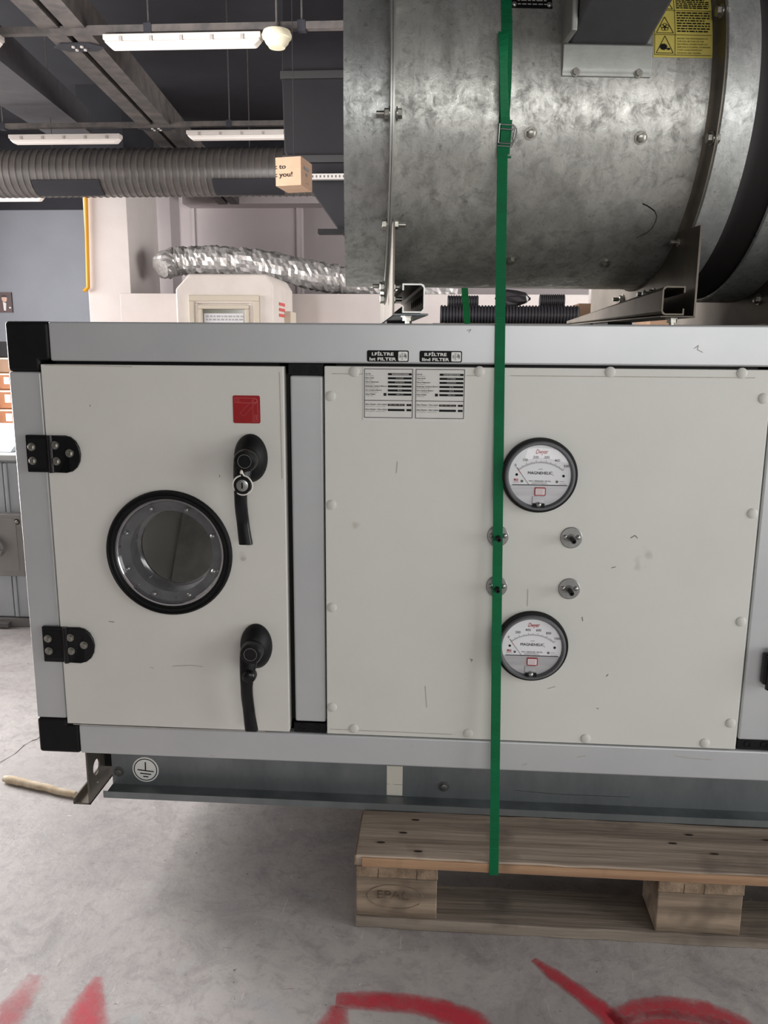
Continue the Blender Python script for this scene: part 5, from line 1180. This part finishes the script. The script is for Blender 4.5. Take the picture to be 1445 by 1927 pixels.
fr_(X_(357), X_(488), Z_(556), .07, YB_ - .05, BOOTHL, 'outer_moulding'); fr_(X_(366), X_(477), Z_(563), .05, YB_ - .03, BOOTH, 'inner_moulding'); fr_(X_(375), X_(470), Z_(574), .05, YB_ - .06, BOOTHL, 'window_frame')
MB().box(X_(382), X_(464), YB_ - .012, YB_ - .002, .9, Z_(580)).build('window_pane', mat('booth_glass', (120, 122, 108), rough=.2), BO)
MB().box(X_(384), X_(458), YB_ - .018, YB_ - .012, .95, Z_(590)).build('paper_notice', mat('booth_paper', (232, 232, 236), rough=.6), BO)
q = Print(front(YB_ - .02))
rnd = random.Random(9)
for j in range(2):
    u = X_(388)
    while u < X_(453): w = rnd.uniform(.02, .05); q.rect(u, u + w, Z_(597 + 6 * j), Z_(594 + 6 * j)); u += w + .015
q.build('notice_print', INKL, BO)
q = Print(lambda u, v: (xe + .004, YB_ + u, v))
for j in range(3): q.rect(.35, .75, bt - .36 - .07 * j, bt - .32 - .07 * j)
q.build('red_notice', mat('red_pale', (216, 96, 92), rough=.6), BO)
MB().box(xe - .01, xe + .09, YB_ + .7, YB_ + 1.1, 1.25, bt - .42).build('side_hood', BOOTHL, BO, bevel=.01)
# foil duct
fp = []
for i, (px, py, Y) in enumerate([(303, 505, 11.2), (325, 493, 11.4), (365, 490, 11.4), (420, 490, 11.3), (480, 496, 11.2), (540, 507, 11.1), (600, 520, 11.0), (650, 528, 11.0), (720, 540, 11.0), (790, 548, 11.0), (860, 556, 11.0)]): fp.append(at(px, py, Y))
def smooth(pts, k):
    out = []
    for i in range(len(pts) - 1):
        p0, p1, p2, p3 = pts[max(i - 1, 0)], pts[i], pts[i + 1], pts[min(i + 2, len(pts) - 1)]
        for j in range(k):
            t = j / k; out.append(0.5 * ((2 * p1) + (p2 - p0) * t + (2 * p0 - 5 * p1 + 4 * p2 - p3) * t * t + (3 * p1 - p0 - 3 * p2 + p3) * t ** 3))
    return out + [pts[-1]]
sp = smooth(fp, 10); rnd = random.Random(4)
zlow = zp
def frad(i): return .205 * (0.90 if i % 17 < 2 else 1.0) * (1 if i > 3 else .72 + .07 * i)
o = MB().tube(sp, frad, 22, fn=lambda i, j: 1 + rnd.uniform(-.085, .085)).build('foil_duct', FOIL); tag(o, 'crumpled silver foil flexible duct lying behind the booth and the low partition', 'duct')
for p_ in o.data.polygons: p_.use_smooth = False
# shelf that carries the foil duct behind the partition
o = MB().box(fp[0].x - .2, 2.2, 10.75, 11.7, 1.2, 1.49).build('storage_shelf', DUCTR); tag(o, 'dark storage shelf behind the low white partition', 'shelf')
for xx in (fp[0].x - .1, 2.1): MB().box(xx - .05, xx + .05, 10.8, 11.6, 0, 1.2).build('shelf_leg', DUCTR, o)
# yellow pipe on the pillar
a, b, c = at(160, 300, 10.93), at(166, 541, 10.93), at(161, 546, 10.93)
o = MB().tube([Vector((a.x, a.y, at(160, 330, 10.93).z)), a.lerp(b, .25), b.lerp(a, .03), b, c, c + Vector((-.03, 0, 0))], .028, 12).build('yellow_pipe', YPIPE, smooth=True); tag(o, 'yellow gas pipe running down the edge of the white pillar', 'pipe')
# corrugated hose and dark bundle at the gap under the fan
def hose(pxa, pxb, py, Y, r, n, lbl, nm='corrugated_hose'):
    a, b = at(pxa, py, Y), at(pxb, py, Y); L_ = b.x - a.x; pr = [(0, .00001), (0, r * .9)]
    for i in range(n): t = L_ * i / n; s = L_ / n; pr += [(t + s * .12, r * .88), (t + s * .3, r), (t + s * .7, r), (t + s * .88, r * .88)]
    pr += [(L_, r * .9), (L_, .00001)]
    o = MB().lathe(a, (1, 0, 0), pr, 26).build(nm, HOSE, smooth=True, angle=30); tag(o, lbl, 'hose', 'corrugated hoses under the fan'); return o, a
TB = thing('work_table', 'plain dark table carrying the corrugated hoses behind the unit', 'table', at(950, 640, 6.5))
hy = 6.5; zt_ = at(960, 592, hy).z - .0865
MB().box(at(815, 600, hy).x, at(1120, 600, hy).x, hy - .3, hy + .5, zt_ - .04, zt_).build('table_top', CEILM, TB)
for x in (at(820, 600, hy).x, at(1110, 600, hy).x): MB().box(x - .03, x + .03, hy - .25, hy + .45, 0, zt_ - .04).build('table_leg', CEILM, TB)
hose(828, 1088, 592, hy, .085, 44, 'long black corrugated hose lying on the table seen under the fan')
h2, _ = hose(842, 900, 568, hy + .22, .06, 12, 'short black corrugated hose behind the long one, left of the pair'); hose(1015, 1062, 566, hy + .2, .06, 12, 'short black corrugated hose behind the long one, right of the pair')
# crumpled plastic bag between them
rnd = random.Random(8); c = at(965, 562, hy + .25); vs = []
b = MB().lathe(c - Vector((.16, 0, 0)), (1, 0, 0), [(0, .00001), (.03, .05), (.10, .075), (.2, .07), (.28, .05), (.32, .00001)], 16)
b.v = [v + Vector((rnd.uniform(-.012, .012), rnd.uniform(-.012, .012), rnd.uniform(-.012, .012))) for v in b.v]
crz = zt_ + .085
o = b.build('plastic_bag', mat('black_bag', (48, 46, 48), rough=.25)); tag(o, 'crumpled glossy black plastic bag behind the corrugated hose', 'bag')
lowest = min(at(870, 568, hy + .22).z, at(1038, 566, hy + .2).z) - .0605
o = MB().box(at(836, 600, hy + .2).x, at(1070, 600, hy + .2).x, hy + .1, hy + .42, zt_, lowest).build('flat_crate', CEILM, bevel=.004); tag(o, 'flat dark crate behind the long corrugated hose', 'crate')
# cartons and white panel at the right gap
def block(px0, px1, py0, Y, d, nm, m, lbl, cat):
    a, b = at(px0, py0, Y), at(px1, py0, Y); o = MB().box(a.x, b.x, Y, Y + d, 0, a.z).build(nm, m, bevel=.004); return tag(o, lbl, cat)
block(1089, 1122, 571, 7.05, .4, 'tall_carton', CARD, 'tall cardboard carton right of the corrugated hose', 'carton')
block(1225, 1335, 575, 5.6, .5, 'wide_carton', CARD, 'wide cardboard carton seen under the right foot of the fan', 'carton')
block(1112, 1215, 540, 7.4, .12, 'white_board', WALLW, 'white board standing behind the cartons under the fan', 'board')
